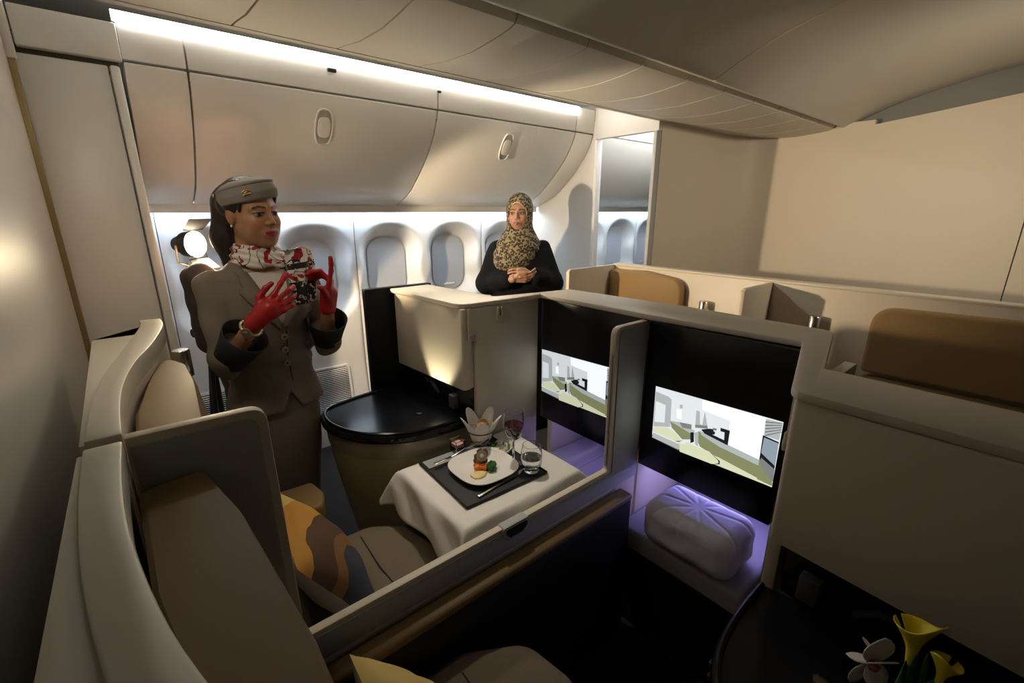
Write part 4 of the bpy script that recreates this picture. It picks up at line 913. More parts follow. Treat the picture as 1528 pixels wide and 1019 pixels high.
def torso_sdf(fr, prof):
    """prof rows: z, half width, half depth, centre y"""
    zz = np.array([p[0] for p in prof]); cols = np.array(prof)
    def f(P):
        x, y, z = fr.L(P); w = np.interp(z, zz, cols[:, 1]); dp = np.interp(z, zz, cols[:, 2]); cy = np.interp(z, zz, cols[:, 3])
        k = (np.abs(x/w)**2.3+np.abs((y-cy)/dp)**2.3)**(1/2.3); d = (k-1)*np.minimum(w, dp)
        return smax(smax(d, z-zz[-1], 0.03), zz[0]-z, 0.006)
    return f

# ------------------------------------------------------------------ flight attendant
FO = (0.365, 1.925, 0.0)
fa = thing('person', FO, 'woman in grey-brown suit, pillbox hat and red gloves gesturing in the aisle', 'person')
T = Frame(FO, math.radians(10)); Hd = Frame((0.372, 1.905, 1.592), math.radians(25), math.radians(2), math.radians(-4))
skinF = (0.40, 0.20, 0.105)
hv = make_head(Hd, skinF, (0.36, 0.025, 0.05), (0.02, 0.010, 0.006), gaze=-0.002)
shR = T.w((-0.158, 0.005, 1.345)); shL = T.w((0.156, 0.005, 1.345))
elR = np.array((0.205, 1.80, 1.085)); wrR = np.array((0.298, 1.668, 1.262)); elL = np.array((0.575, 1.885, 1.075)); wrL = np.array((0.562, 1.775, 1.262))
def under(P):
    d = torso_sdf(T, [(0.80, 0.13, 0.09, 0.0), (1.08, 0.105, 0.075, 0), (1.25, 0.125, 0.085, 0.0), (1.36, 0.12, 0.07, 0.01), (1.43, 0.06, 0.055, 0.015)])(P)
    n0 = T.w((0, 0.01, 1.38)); n1 = Hd.w((0, 0.035, -0.13)); d = smin(d, cone(P, n0, n1, 0.055, 0.052), 0.03)
    for s, e, w in ((shR, elR, wrR), (shL, elL, wrL)):
        d = smin(d, cone(P, s, e, 0.042, 0.036), 0.02); d = smin(d, cone(P, e, e+(w-e)*0.93, 0.034, 0.023), 0.015)
    for sg in (-1, 1):
        hip = T.w((sg*0.07, 0.0, 0.86)); kn = T.w((sg*0.055, -0.01, 0.48)); an = T.w((sg*0.05, 0.02, 0.09)); toe = T.w((sg*0.06, -0.10, 0.035))
        d = smin(d, cone(P, hip, kn, 0.075, 0.05), 0.02); d = smin(d, cone(P, kn, an, 0.048, 0.028), 0.015); d = smin(d, cone(P, an, toe, 0.03, 0.02), 0.015)
    return d
bv = solid(under, (0.08, 1.6, 0.0), (0.68, 2.08, 1.50), 0.009, skinF)
V, F, C = merge([hv, bv]); body = mk('body', (V, F), SKIN, fa, smooth=80, colors=C)
SUIT = mat('suit_wool', (0.185, 0.153, 0.120), 0.85, noise=0.10, nscale=500, bump=0.15, bscale=900)
LINING = mat('dark_lining', (0.012, 0.013, 0.018), 0.7)
# jacket: torso with flared peplum + three-quarter sleeves, V opening cut out in front
jp = [(0.855, 0.176, 0.128, -0.004), (0.90, 0.172, 0.126, -0.004), (0.98, 0.152, 0.112, -0.003), (1.07, 0.136, 0.100, -0.002), (1.15, 0.142, 0.108, -0.008), (1.24, 0.160, 0.125, -0.014), (1.31, 0.166, 0.112, -0.006), (1.37, 0.150, 0.085, 0.004), (1.42, 0.085, 0.065, 0.012), (1.445, 0.062, 0.06, 0.014)]
tors = torso_sdf(T, jp)
def jacket(P):
    d = tors(P)
    for s, e, w, sg in ((shR, elR, wrR, -1), (shL, elL, wrL, 1)):
        m = e+(w-e)*0.16
        ar = smin(cone(P, s, e, 0.055, 0.050), cone(P, e, m, 0.050, 0.054), 0.02)
        d = smin(d, ar, 0.025)
    x, y, z = T.L(P)
    wr = 0.004*np.sin(z*70+x*18)*np.exp(-((z-1.05)/0.10)**2)+0.003*np.sin(x*60+z*45)*(np.abs(x) > 0.15)
    d = d+wr
    vcut = np.maximum(np.abs(x-0.012)-np.clip((z-1.175)*0.34, 0, 0.085), np.maximum(y+0.030, 1.17-z))
    d = smax(d, -vcut, 0.006)
    gapc = np.maximum(np.abs(x-0.010-0.25*np.maximum(0.93-z, 0)*0)-np.clip((0.93-z)*0.5, 0, 0.05), np.maximum(y+0.04, z-0.94)); d = smax(d, -gapc, 0.005)
    return d
jk = mk('jacket', solid(jacket, (0.08, 1.70, 0.83), (0.70, 2.10, 1.47), 0.0062), SUIT, fa, smooth=80)
for s, e, w in ((shR, elR, wrR), (shL, elL, wrL)):
    a = e+(w-e)*0.08; b = e+(w-e)*0.62
    d = Vector(w-e).normalized(); pth = [a, a+(b-a)*0.4, b]
    cuff = tube([tuple(p) for p in pth], [0.053, 0.060, 0.074], 28, caps=False)
    mk('cuff', cuff, LINING, jk, smooth=60, solid=0.003)
# white blouse in the V
def onchest(x, z, off=0.004):
    lo, hi = -0.25, 0.0
    ys = np.linspace(-0.25, 0.0, 120); P = T.w((0, 0, 0)); W_ = np.array([T.w((x, y, z)) for y in ys])
    v = tors([W_[:, 0], W_[:, 1], W_[:, 2]]); i = np.argmax(v < 0); return T.w((x, ys[i]-off, z))
def blouse(u, v):
    z = 1.172+v*0.215; hw = 0.012+(z-1.172)*0.36; return onchest(0.012+(u-0.5)*2*hw, z, -0.014)
mk('blouse', grid(blouse, 12, 16), mat('white_blouse', (0.74, 0.70, 0.63), 0.7), fa, smooth=70)
# lapels
def lapel(sg):
    rows = []
    for t in np.linspace(0, 1, 14):
        z = 1.178+t*0.215; xi = 0.012+sg*max(0.004, (z-1.175)*0.33); wd = 0.008+0.062*math.sin(min(1, t*1.25)*math.pi*0.5)*(1 if t < 0.74 else 0.62)
        if t > 0.92: wd *= 0.75
        rows.append([onchest(xi+sg*wd*k, z, 0.007+0.005*(k == 1)) for k in (0, 0.5, 1)])
    v = [p for r in rows for p in r]; f = [(i*3+j, i*3+j+1, (i+1)*3+j+1, (i+1)*3+j) for i in range(13) for j in range(2)]
    return v, f
for sg in (-1, 1): mk('lapel', lapel(sg), SUIT, jk, smooth=60, solid=0.004)
BTN = mat('horn_button', (0.30, 0.22, 0.12), 0.3)
for z in (1.148, 1.095, 1.042):
    p = onchest(0.014, z, 0.007); n = Vector(T.w((0, -1, 0))-T.w((0, 0, 0)))
    mk('button', disc(tuple(p), 0.0125, n, 0.005), BTN, jk, smooth=30)
    mk('button_centre', disc(tuple(p+np.array(n)*0.006), 0.0045, n, 0.001), LINING, jk)
mk('front_edge', tube([onchest(0.026, z, 0.0015) for z in np.linspace(1.17, 0.94, 10)], 0.0016, 5), LINING, jk)
mk('pocket_flap', loft([[onchest(x, z, o_) for x, z in ((-0.125, 1.012), (-0.045, 1.018), (-0.045, 0.985), (-0.125, 0.978))] for o_ in (0.0, 0.006)]), SUIT, jk, bev=0.002)
# skirt, shoes
sk = torso_sdf(T, [(0.40, 0.118, 0.090, 0.0), (0.50, 0.130, 0.098, 0.0), (0.65, 0.152, 0.110, 0.0), (0.80, 0.162, 0.116, 0.0), (0.92, 0.150, 0.108, 0.0), (0.98, 0.14, 0.1, 0)])
mk('skirt', solid(lambda P: sk(P), (0.17, 1.78, 0.38), (0.56, 2.07, 1.02), 0.008), SUIT, fa, smooth=80)
for sg in (-1, 1):
    an = T.w((sg*0.055, 0.045, 0.07)); to = T.w((sg*0.062, -0.13, 0.022))
    mk('shoe', solid(lambda P: smin(smin(cone(P, an, to, 0.030, 0.026), cone(P, T.w((sg*0.055, 0.05, 0.06)), T.w((sg*0.055, 0.06, 0.006)), 0.02, 0.008), 0.015), cone(P, to, T.w((sg*0.064, -0.16, 0.018)), 0.026, 0.016), 0.02), np.minimum(an, to)-0.07-np.array((0, 0, 0.0)), np.maximum(an, to)+0.07, 0.006), LINING, fa, smooth=70)
# hair: cap over the skull and a long fall behind
def hair(P):
    x, y, z = Hd.L(P); Q = (x, y, z)
    d = ell(Q, (0, 0.020, 0.038), (0.083, 0.094, 0.088))
    d = smax(d, -(y+0.035+0.35*np.maximum(0.03-z, 0)), 0.012)
    fall = smin(cone(Q, (-0.01, 0.092, 0.03), (-0.022, 0.118, -0.09), 0.062, 0.056), cone(Q, (-0.022, 0.118, -0.09), (-0.03, 0.118, -0.22), 0.056, 0.03), 0.03)
    d = smin(d, fall, 0.03)
    d = smin(d, cone((np.abs(x), y, z), (0.068, -0.045, 0.055), (0.070, -0.036, 0.012), 0.010, 0.004), 0.008)
    return d+0.0016*np.sin(x*420+z*18+y*90)
mk('hair', solid(hair, Hd.o-np.array((0.22, 0.2, 0.28)), Hd.o+np.array((0.2, 0.25, 0.16)), 0.0045), mat('dark_hair', (0.018, 0.010, 0.007), 0.38), fa, smooth=80)
# hat
HAT = mat('hat_felt', (0.235, 0.205, 0.185), 0.85, noise=0.05, nscale=300)
Ht = Frame(Hd.w((0.0, 0.004, 0.064)), math.radians(25), math.radians(-8), math.radians(-9))
def hat(P):
    x, y, z = Ht.L(P); Q = (x, y, z)
    w = np.interp(z, [-0.03, 0.0, 0.022, 0.040, 0.056], [0.090, 0.093, 0.086, 0.070, 0.036]); dp = np.interp(z, [-0.03, 0.0, 0.022, 0.040, 0.056], [0.098, 0.112, 0.109, 0.090, 0.046])
    k = np.sqrt((x/w)**2+(y/dp)**2); d = (k-1)*w
    d = smax(d, z-0.050, 0.02); d = smax(d, -0.026-z, 0.004)
    return d
ht = mk('hat', solid(hat, Ht.o-0.14, Ht.o+0.14, 0.0042), HAT, fa, smooth=80)
rim_ = []
for a in np.linspace(0, 2*math.pi, 61):
    rim_.append(Ht.w((0.083*math.sin(a), -0.1055*math.cos(a), 0.026+0.005*math.cos(a))))
mk('hat_crown_seam', tube([tuple(p) for p in rim_], 0.004, 6), HAT, ht, smooth=60)
mk('hat_piping', tube([tuple(Ht.w((-0.0955*math.cos(t)*1.0, 0.110*math.sin(t)+0.004, z))) for t, z in zip([0.78]*6, np.linspace(-0.022, 0.022, 6))], 0.0025, 6), mat('white_piping', (0.85, 0.83, 0.80), 0.5), ht)
GOLD = mat('gold_badge', (0.75, 0.52, 0.16), 0.25, metal=1.0)
bc = (-0.0945*math.cos(-0.85), 0.113*math.sin(-0.85), 0.0)
tg_ = Vector((0.0945*math.sin(-0.85)*-1, -0.113*math.cos(-0.85), 0)).normalized()
for k, (u0, z0, u1, z1) in enumerate(((-0.014, 0.004, -0.002, 0.010), (-0.002, 0.010, 0.014, 0.005), (-0.012, -0.004, 0.012, -0.002), (-0.006, 0.001, 0.002, 0.005), (-0.010, -0.006, -0.004, 0.004), (0.004, 0.004, 0.010, -0.004))):
    q = [Ht.w((bc[0]+tg_.x*u-0.003, bc[1]+tg_.y*u-0.001, z)) for u, z in ((u0, z0), (u1, z1))]; mk('hat_badge', tube([tuple(a) for a in q], 0.0016, 5), GOLD, ht)
mk('earring', blob(tuple(Hd.w((-0.080, 0.006, -0.037))), (0.004, 0.004, 0.005), 2, 10, 0), mat('pearl', (0.8, 0.76, 0.7), 0.2), fa, smooth=60)
# scarf
def scarf_print():
    m = bpy.data.materials.new('scarf_print'); m.use_nodes = True; nt = m.node_tree; b = nt.nodes['Principled BSDF']; b.inputs['Roughness'].default_value = 0.6
    tc = nt.nodes.new('ShaderNodeTexCoord')
    n1 = nt.nodes.new('ShaderNodeTexNoise'); n1.inputs['Scale'].default_value = 19; n1.inputs['Detail'].default_value = 0.5; n1.inputs['Distortion'].default_value = 1.2
    r1 = nt.nodes.new('ShaderNodeValToRGB'); r1.color_ramp.interpolation = 'CONSTANT'; r1.color_ramp.elements[0].color = (0.74, 0.69, 0.62, 1); r1.color_ramp.elements[1].position = 0.585; r1.color_ramp.elements[1].color = (0.36, 0.012, 0.018, 1)
    n2 = nt.nodes.new('ShaderNodeTexNoise'); n2.inputs['Scale'].default_value = 26; n2.inputs['Detail'].default_value = 0.3
    m1 = nt.nodes.new('ShaderNodeMath'); m1.operation = 'SUBTRACT'; m1.inputs[1].default_value = 0.5; m2 = nt.nodes.new('ShaderNodeMath'); m2.operation = 'ABSOLUTE'
    r2 = nt.nodes.new('ShaderNodeValToRGB'); r2.color_ramp.interpolation = 'CONSTANT'; r2.color_ramp.elements[0].color = (1, 1, 1, 1); r2.color_ramp.elements[1].position = 0.018; r2.color_ramp.elements[1].color = (0, 0, 0, 1)
    mx = nt.nodes.new('ShaderNodeMix'); mx.data_type = 'RGBA'; mx.inputs['B'].default_value = (0.03, 0.02, 0.02, 1)
    for n in (n1, n2): nt.links.new(tc.outputs['Object'], n.inputs['Vector'])
    nt.links.new(n1.outputs['Fac'], r1.inputs[0]); nt.links.new(n2.outputs['Fac'], m1.inputs[0]); nt.links.new(m1.outputs[0], m2.inputs[0]); nt.links.new(m2.outputs[0], r2.inputs[0])
    nt.links.new(r1.outputs[0], mx.inputs['A']); nt.links.new(r2.outputs[0], mx.inputs['Factor']); nt.links.new(mx.outputs['Result'], b.inputs['Base Color']); return m
SCF = scarf_print()
def scarf(P):
    x, y, z = T.L(P); d = 9
    for zc, r, t, tl in ((1.462, 0.064, 0.018, 0.30), (1.438, 0.070, 0.018, 0.22), (1.418, 0.078, 0.015, 0.12)):
        k = np.sqrt((x-0.012)**2+((y-0.010)/1.02)**2)-r; dd = np.sqrt(k**2+((z-zc-tl*0.12*(y+0.02)-0.10*(x+0.02)*0.3)*0.85)**2)-t; d = np.minimum(dd, d) if not np.isscalar(d) else dd
    d = smin(d, cone(P, T.w((0.045, -0.070, 1.44)), T.w((0.058, -0.078, 1.415)), 0.020, 0.017), 0.012)
    return d+0.003*np.sin(z*260+x*90)
sc_ = mk('scarf', solid(scarf, T.o+np.array((-0.14, -0.15, 1.36)), T.o+np.array((0.16, 0.13, 1.52)), 0.0045), SCF, fa, smooth=80)
tailp = [(432, 372, 1.800), (446, 372, 1.815), (452, 400, 1.800), (456, 430, 1.790), (460, 452, 1.795)]
def tail(u, v):
    t = v*(len(tailp)-1); i = min(int(t), len(tailp)-2); f = t-i; a = np.array(on(tailp[i][0], tailp[i][1], 'Y', tailp[i][2])); b = np.array(on(tailp[i+1][0], tailp[i+1][1], 'Y', tailp[i+1][2])); p = a*(1-f)+b*f
    w = 0.040+0.012*math.sin(v*3.1); q = p+np.array((1, 0.18, 0.10))*(u-0.5)*2*w; q[1] += 0.030*abs(u-0.45)**1.5*2+0.004*math.sin(u*15+v*5); return q
SCF2 = pattern('scarf_border', [(0.0, (0.02, 0.015, 0.015)), (0.56, (0.62, 0.56, 0.48)), (0.66, (0.02, 0.015, 0.015))], 60, 'noise')
mk('scarf_tail', grid(tail, 16, 26), [SCF, SCF2], fa, smooth=80, solid=0.003, fm=[1 if (j in (11, 12) or j > 16) else 0 for j in range(26) for i in range(16)])
# gloves
RED = mat('red_leather', (0.40, 0.012, 0.016), 0.42, noise=0.06, nscale=60, bump=0.1, bscale=120)
toCam = Vector(CAMP)-Vector(FO)-Vector((0, 0, 1.3))
axR = Vector((0.125, -0.03, 0.082))
sgR = fingers(wrR, axR, (0.15, -0.9, 0.35), (-0.6, 0.0, 0.7), [(0.25, 0.30, 0.2, 0.42), (0.5, 0.6, 0.35, 0.08), (0.6, 0.7, 0.4, -0.02), (0.7, 0.7, 0.5, -0.08)], [(0.018, 0.020, 0.0), (0.048, 0.045, -0.004), (0.060, 0.078, -0.006), (0.062, 0.102, -0.010)], rad=0.0092)
exR = [(wrR+(elR-wrR)*0.12, wrR+np.array(axR)*0.3, 0.031, 0.033)]
pt_ = [tuple(p) for s in sgR for p in s[:2]]+[tuple(e) for e in exR[0][:2]]
lo, hi = bounds(pt_, 0.045)
mk('glove', solid(hand_sdf(sgR, exR), lo, hi, 0.0034), RED, fa, smooth=80)
axL = Vector((0.018, -0.01, 0.100))
sgL = fingers(wrL, axL, (0.75, -0.35, 0.1), (-0.75, -0.5, 0.0), [(-0.05, 0.15, 0.10, 0.02), (0.9, 0.9, 0.5, 0.0), (1.0, 1.0, 0.5, 0.0), (1.0, 0.9, 0.5, -0.05)], [(0.018, 0.022, -0.004), (0.050, 0.048, -0.012), (0.082, 0.068, -0.020), (0.104, 0.074, -0.026)], rad=0.0092)
exL = [(wrL+(elL-wrL)*0.12, wrL+np.array(axL)*0.35, 0.030, 0.032)]
pt_ = [tuple(p) for s in sgL for p in s[:2]]+[tuple(e) for e in exL[0][:2]]
lo, hi = bounds(pt_, 0.045)
mk('glove', solid(hand_sdf(sgL, exL), lo, hi, 0.0034), RED, fa, smooth=80)
# watch on the right wrist
wc = Vector(wrR+(elR-wrR)*0.22); wd = Vector(elR-wrR).normalized(); u_ = wd.orthogonal().normalized(); v_ = wd.cross(u_)
wt = mk('wristwatch', tube([tuple(wc+(u_*math.cos(a)+v_*math.sin(a))*0.0325) for a in np.linspace(0, 2*math.pi, 33)], 0.006, 8), mat('watch_metal', (0.50, 0.42, 0.28), 0.3, metal=0.9), fa, smooth=60)
wf = Vector((-0.15, -0.9, 0.3)); wf = (wf-wd*wf.dot(wd)).normalized()
mk('watch_face', disc(tuple(wc+wf*0.031), 0.017, wf, 0.007), mat('watch_dial', (0.42, 0.36, 0.26), 0.25, metal=0.6), wt, smooth=30)

# ------------------------------------------------------------------ woman in headscarf
HO = (2.16, 2.50, 0.0)
hj = thing('person', HO, 'woman in leopard print headscarf and black robe standing by the windows', 'person')
TJ = Frame(HO, math.radians(-40)); HJ = Frame((2.145, 2.485, 1.588), math.radians(-52), math.radians(3), 0)
skinH = (0.36, 0.195, 0.125)
hh = make_head(HJ, skinH, (0.26, 0.075, 0.07), (0.03, 0.018, 0.012), gaze=-0.004)
sR = TJ.w((-0.155, 0.01, 1.345)); sL = TJ.w((0.155, 0.01, 1.345)); eR = TJ.w((-0.235, -0.02, 1.10)); eL = TJ.w((0.235, -0.02, 1.10)); hR = TJ.w((-0.045, -0.215, 1.155)); hL = TJ.w((0.075, -0.200, 1.185))
def underH(P):
    d = torso_sdf(TJ, [(0.80, 0.14, 0.10, 0), (1.1, 0.12, 0.09, 0), (1.27, 0.14, 0.10, 0), (1.37, 0.12, 0.07, 0.01), (1.43, 0.06, 0.055, 0.015)])(P)
    d = smin(d, cone(P, TJ.w((0, 0.01, 1.38)), HJ.w((0, 0.035, -0.13)), 0.055, 0.052), 0.03)
    for s, e, w in ((sR, eR, hR), (sL, eL, hL)): d = smin(smin(d, cone(P, s, e, 0.042, 0.036), 0.02), cone(P, e, w, 0.036, 0.026), 0.02)
    for sg in (-1, 1):
        d = smin(d, cone(P, TJ.w((sg*0.075, 0, 0.85)), TJ.w((sg*0.075, 0, 0.09)), 0.08, 0.035), 0.02); d = smin(d, cone(P, TJ.w((sg*0.075, 0, 0.08)), TJ.w((sg*0.08, -0.13, 0.035)), 0.035, 0.025), 0.02)
    return d
bh = solid(underH, HO+np.array((-0.42, -0.42, 0.0)), HO+np.array((0.42, 0.42, 1.5)), 0.011, skinH)
segs = fingers(hR, Vector(TJ.w((0.10, -0.23, 1.175)))-Vector(hR), TJ.R @ np.array((0.1, -0.9, -0.3)), (0, 0, 1), [(0.3, 0.5, 0.3, 0.05), (0.35, 0.5, 0.3, 0), (0.4, 0.5, 0.3, 0), (0.45, 0.5, 0.3, -0.05)], [(0.016, 0.02, 0), (0.035, 0.045, 0.0), (0.038, 0.072, 0.0), (0.036, 0.092, -0.002)], rad=0.0082)
segs += fingers(hL, Vector(TJ.w((-0.06, -0.235, 1.205)))-Vector(hL), TJ.R @ np.array((-0.1, -0.8, 0.5)), (0, 0, 1), [(0.4, 0.6, 0.4, 0.05), (0.45, 0.6, 0.4, 0), (0.5, 0.6, 0.4, 0), (0.55, 0.6, 0.4, -0.05)], [(0.016, 0.02, 0), (0.030, 0.045, 0.006), (0.030, 0.070, 0.006), (0.026, 0.088, 0.004)], rad=0.0082)
lo, hi = bounds([tuple(p) for s in segs for p in s[:2]], 0.04)
hn = solid(hand_sdf(segs), lo, hi, 0.0036, skinH)
V, F, C = merge([hh, bh, hn]); mk('body', (V, F), SKIN, hj, smooth=80, colors=C)
ROBE = mat('black_robe', (0.0045, 0.0045, 0.006), 0.85, noise=0.1, nscale=30, spec=0.2)
def robe(P):
    d = torso_sdf(TJ, [(0.03, 0.26, 0.20, 0), (0.6, 0.21, 0.16, 0), (1.0, 0.19, 0.14, 0), (1.2, 0.185, 0.145, 0), (1.33, 0.175, 0.12, 0.0), (1.40, 0.10, 0.08, 0.01), (1.44, 0.07, 0.07, 0.01)])(P)
    for s, e, w in ((sR, eR, hR), (sL, eL, hL)):
        m = e+(w-e)*0.72; d = smin(d, cone(P, s, e, 0.062, 0.080), 0.04); d = smin(d, cone(P, e, m, 0.075, 0.060), 0.03)
    x, y, z = TJ.L(P); return d+0.006*np.sin(x*40+z*6)*np.sin(y*30+1)
mk('robe', solid(robe, HO+np.array((-0.45, -0.45, 0.0)), HO+np.array((0.45, 0.45, 1.48)), 0.011), ROBE, hj, smooth=80)
def leopard():
    m = bpy.data.materials.new('leopard_print'); m.use_nodes = True; nt = m.node_tree; b = nt.nodes['Principled BSDF']; b.inputs['Roughness'].default_value = 0.75
    tc = nt.nodes.new('ShaderNodeTexCoord'); v = nt.nodes.new('ShaderNodeTexVoronoi'); v.inputs['Scale'].default_value = 64; n = nt.nodes.new('ShaderNodeTexNoise'); n.inputs['Scale'].default_value = 110
    ad = nt.nodes.new('ShaderNodeMath'); ad.operation = 'MULTIPLY_ADD'; ad.inputs[1].default_value = 0.55
    r = nt.nodes.new('ShaderNodeValToRGB'); r.color_ramp.interpolation = 'CONSTANT'
    nt.links.new(tc.outputs['Object'], v.inputs['Vector']); nt.links.new(tc.outputs['Object'], n.inputs['Vector']); nt.links.new(n.outputs['Fac'], ad.inputs[0]); nt.links.new(v.outputs['Distance'], ad.inputs[2]); nt.links.new(ad.outputs[0], r.inputs[0])
    for i, (p, c) in enumerate(((0, (0.14, 0.09, 0.035)), (0.46, (0.012, 0.010, 0.008)), (0.80, (0.25, 0.20, 0.11)))):
        e = r.color_ramp.elements[i] if i < 2 else r.color_ramp.elements.new(p); e.position = p; e.color = (*c, 1)
    nt.links.new(r.outputs[0], b.inputs['Base Color']); return m
LEO = leopard()
def hijab(P):
    x, y, z = HJ.L(P); Q = (x, y, z)
    d = ell(Q, (0, 0.015, 0.032), (0.092, 0.110, 0.102))
    d = smin(d, cone(Q, (0, 0.0, -0.05), (0, 0.0, -0.13), 0.088, 0.100), 0.05)
    face = np.sqrt((x/0.058)**2+((z+0.020)/0.094)**2)-1+0.10*np.maximum(z-0.03, 0)/0.05
    cut = np.maximum(face*0.055, y+0.028); d = smax(d, -cut, 0.010)
    X, Y, Zz = TJ.L(P); R = (X, Y, Zz)
    cape = ell(R, (-0.005, -0.01, 1.36), (0.155, 0.145, 0.13)); cape = smin(cape, ell(R, (-0.045, -0.080, 1.28), (0.140, 0.085, 0.125)), 0.05)
    hem = 1.20+0.20*np.maximum(X+0.02, 0)+0.25*np.maximum(Y+0.02, 0)-0.02; cape = smax(cape, hem-Zz, 0.02)
    d = smin(d, smax(cape, -(np.maximum(face*0.055, y+0.03)), 0.01), 0.03)
    fold = 0.0045*np.sin((Zz+0.8*X*X*4-0.5*np.abs(X)+Y*0.3)*95)*np.exp(-((Zz-1.36)/0.10)**2)
    return d+fold
mk('headscarf', solid(hijab, HO+np.array((-0.26, -0.27, 1.13)), HO+np.array((0.24, 0.24, 1.75)), 0.0058), LEO, hj, smooth=80)
mk('scarf_band', tube([tuple(HJ.w((0.056*math.sin(t), -0.088+0.030*abs(math.sin(t))**2+0.01*(1-math.cos(t)), -0.02+0.092*math.cos(t)))) for t in np.linspace(-1.5, 1.5, 25)], 0.005, 6), mat('scarf_edge', (0.55, 0.43, 0.20), 0.7), hj, smooth=60)
bw = Vector(hL+(eL-hL)*0.14); bd = Vector(eL-hL).normalized(); bu = bd.orthogonal().normalized(); bb2 = bd.cross(bu)
mk('bracelet', tube([tuple(bw+(bu*math.cos(a)+bb2*math.sin(a))*0.030) for a in np.linspace(0, 2*math.pi, 25)], 0.007, 8), BLACKM, hj, smooth=60)
bag = thing('handbag', tuple(TJ.w((0.31, 0.0, 0.72))), 'grey handbag hanging from the forearm of the woman in black', 'bag')
bgp = TJ.w((0.33, -0.02, 0.0)); strap = [TJ.w((0.30, -0.08, 0.92)), TJ.w((0.305, -0.05, 1.06)), TJ.w((0.30, -0.02, 1.16)), TJ.w((0.315, 0.03, 1.06)), TJ.w((0.32, 0.05, 0.92))]
GB = mat('grey_leather', (0.28, 0.26, 0.22), 0.5)
mk('strap', tube([tuple(p) for p in strap], 0.006, 8), GB, bag, smooth=60)
mk('bag_body', solid(lambda P: smax(torso_sdf(Frame(TJ.w((0.325, -0.01, 0)), math.radians(50)), [(0.70, 0.13, 0.05, 0), (0.80, 0.125, 0.045, 0), (0.93, 0.10, 0.022, 0)])(P), -9+0*P[0], 0.01), TJ.w((0.325, -0.01, 0.69))-np.array((0.16, 0.16, 0)), TJ.w((0.325, -0.01, 0.95))+np.array((0.16, 0.16, 0)), 0.008), GB, bag, smooth=70)

# ------------------------------------------------------------------ cameraman standing behind the attendant
MO = (0.415, 2.265, 0.0)
mn = thing('person', MO, 'person in dark brown jacket standing behind the gesturing attendant', 'person')
TM = Frame(MO, math.radians(-5)); HM = Frame((0.42, 2.165, 1.495), math.radians(10), math.radians(18), 0)
hm = make_head(HM, (0.30, 0.16, 0.10), (0.25, 0.10, 0.08), (0.01, 0.008, 0.006), h=0.0035)
aR = TM.w((-0.20, 0.01, 1.33)); aL = TM.w((0.19, 0.01, 1.32)); bR = TM.w((-0.195, 0.02, 1.07)); bL = TM.w((0.255, 0.0, 1.06)); cR = TM.w((-0.09, -0.12, 0.99)); cL = TM.w((0.10, -0.125, 1.0))
def underM(P):
    d = torso_sdf(TM, [(0.80, 0.15, 0.10, 0), (1.05, 0.14, 0.10, 0), (1.22, 0.16, 0.10, 0), (1.32, 0.14, 0.08, 0.01), (1.38, 0.06, 0.055, 0.015)])(P)
    d = smin(d, cone(P, TM.w((0, 0.01, 1.33)), HM.w((0, 0.035, -0.13)), 0.058, 0.055), 0.03)
    for s, e, w in ((aR, bR, cR), (aL, bL, cL)):
        d = smin(smin(d, cone(P, s, e, 0.045, 0.04), 0.02), cone(P, e, w, 0.038, 0.028), 0.02)
    for sg in (-1, 1):
        d = smin(d, cone(P, TM.w((sg*0.085, 0, 0.85)), TM.w((sg*0.09, 0, 0.09)), 0.085, 0.04), 0.02); d = smin(d, cone(P, TM.w((sg*0.09, 0, 0.05)), TM.w((sg*0.1, -0.12, 0.035)), 0.04, 0.03), 0.02)
    return d
bmn = solid(underM, MO+np.array((-0.36, -0.3, 0.0)), MO+np.array((0.36, 0.2, 1.45)), 0.011, (0.30, 0.16, 0.10))
sm = []
for c_, e_, sg in ((cR, bR, 1), (cL, bL, -1)):
    ax_ = Vector(c_-e_).normalized(); sm += fingers(c_, ax_, TM.R @ np.array((0, 0.2, 1.0)), TM.R @ np.array((sg*1.0, 0, 0)), [(0.3, 0.4, 0.3, 0.05), (0.35, 0.4, 0.3, 0), (0.4, 0.4, 0.3, 0), (0.4, 0.4, 0.3, -0.05)], [(0.016, 0.02, 0), (0.04, 0.045, -0.004), (0.05, 0.07, -0.01), (0.052, 0.09, -0.014)])
hands = []
for part in (sm[:len(sm)//2], sm[len(sm)//2:]):
    lo, hi = bounds([tuple(p) for s in part for p in s[:2]], 0.04); hands.append(solid(hand_sdf(part), lo, hi, 0.0045, (0.30, 0.16, 0.10)))
V, F, C = merge([hm, bmn]+hands); mk('body', (V, F), SKIN, mn, smooth=80, colors=C)
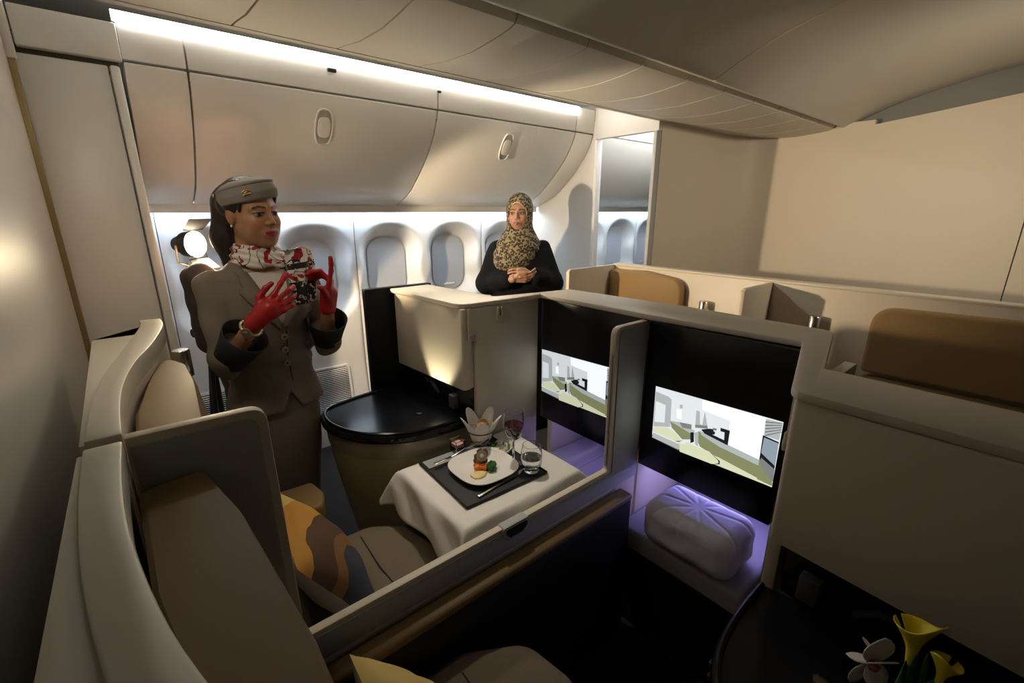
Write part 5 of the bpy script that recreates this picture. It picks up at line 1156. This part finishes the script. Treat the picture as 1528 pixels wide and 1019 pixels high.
def mjacket(P):
    d = torso_sdf(TM, [(0.84, 0.19, 0.14, 0), (1.0, 0.185, 0.135, 0), (1.2, 0.20, 0.135, 0), (1.31, 0.185, 0.105, 0.005), (1.365, 0.10, 0.085, 0.01), (1.40, 0.075, 0.075, 0.012)])(P)
    for s, e, w in ((aR, bR, cR), (aL, bL, cL)): d = smin(smin(d, cone(P, s, e, 0.066, 0.060), 0.03), cone(P, e, e+(w-e)*0.85, 0.058, 0.046), 0.02)
    x, y, z = TM.L(P); return d+0.006*np.sin(z*60+x*25)*np.sin(x*30+2)
mk('jacket', solid(mjacket, MO+np.array((-0.38, -0.3, 0.80)), MO+np.array((0.38, 0.22, 1.44)), 0.009), mat('dark_jacket', (0.045, 0.034, 0.030), 0.7, noise=0.15, nscale=40), mn, smooth=80)
mk('trousers', solid(lambda P: smin(torso_sdf(TM, [(0.72, 0.165, 0.12, 0), (0.90, 0.165, 0.12, 0), (0.98, 0.15, 0.11, 0)])(P), np.minimum(cone(P, TM.w((-0.085, 0, 0.82)), TM.w((-0.09, 0, 0.10)), 0.095, 0.06), cone(P, TM.w((0.085, 0, 0.82)), TM.w((0.09, 0, 0.10)), 0.095, 0.06)), 0.04), MO+np.array((-0.24, -0.2, 0.02)), MO+np.array((0.24, 0.2, 1.0)), 0.011), BLACKM, mn, smooth=80)
mk('hair', solid(lambda P: (lambda x, y, z: smax(ell((x, y, z), (0, 0.018, 0.04), (0.081, 0.097, 0.088)), -(y+0.045+0.5*np.maximum(0.045-z, 0)), 0.012))(*HM.L(P)), HM.o-0.14, HM.o+0.15, 0.006), mat('black_hair', (0.01, 0.008, 0.007), 0.5), mn, smooth=80)
for sg in (-1, 1):
    a_ = TM.w((sg*0.09, 0.03, 0.045)); b_ = TM.w((sg*0.105, -0.15, 0.04))
    mk('shoe', solid(lambda P: smax(cone(P, a_, b_, 0.05, 0.042), 0.004-P[2], 0.005), np.minimum(a_, b_)-0.07, np.maximum(a_, b_)+0.07, 0.008), BLACKM, mn, smooth=70)
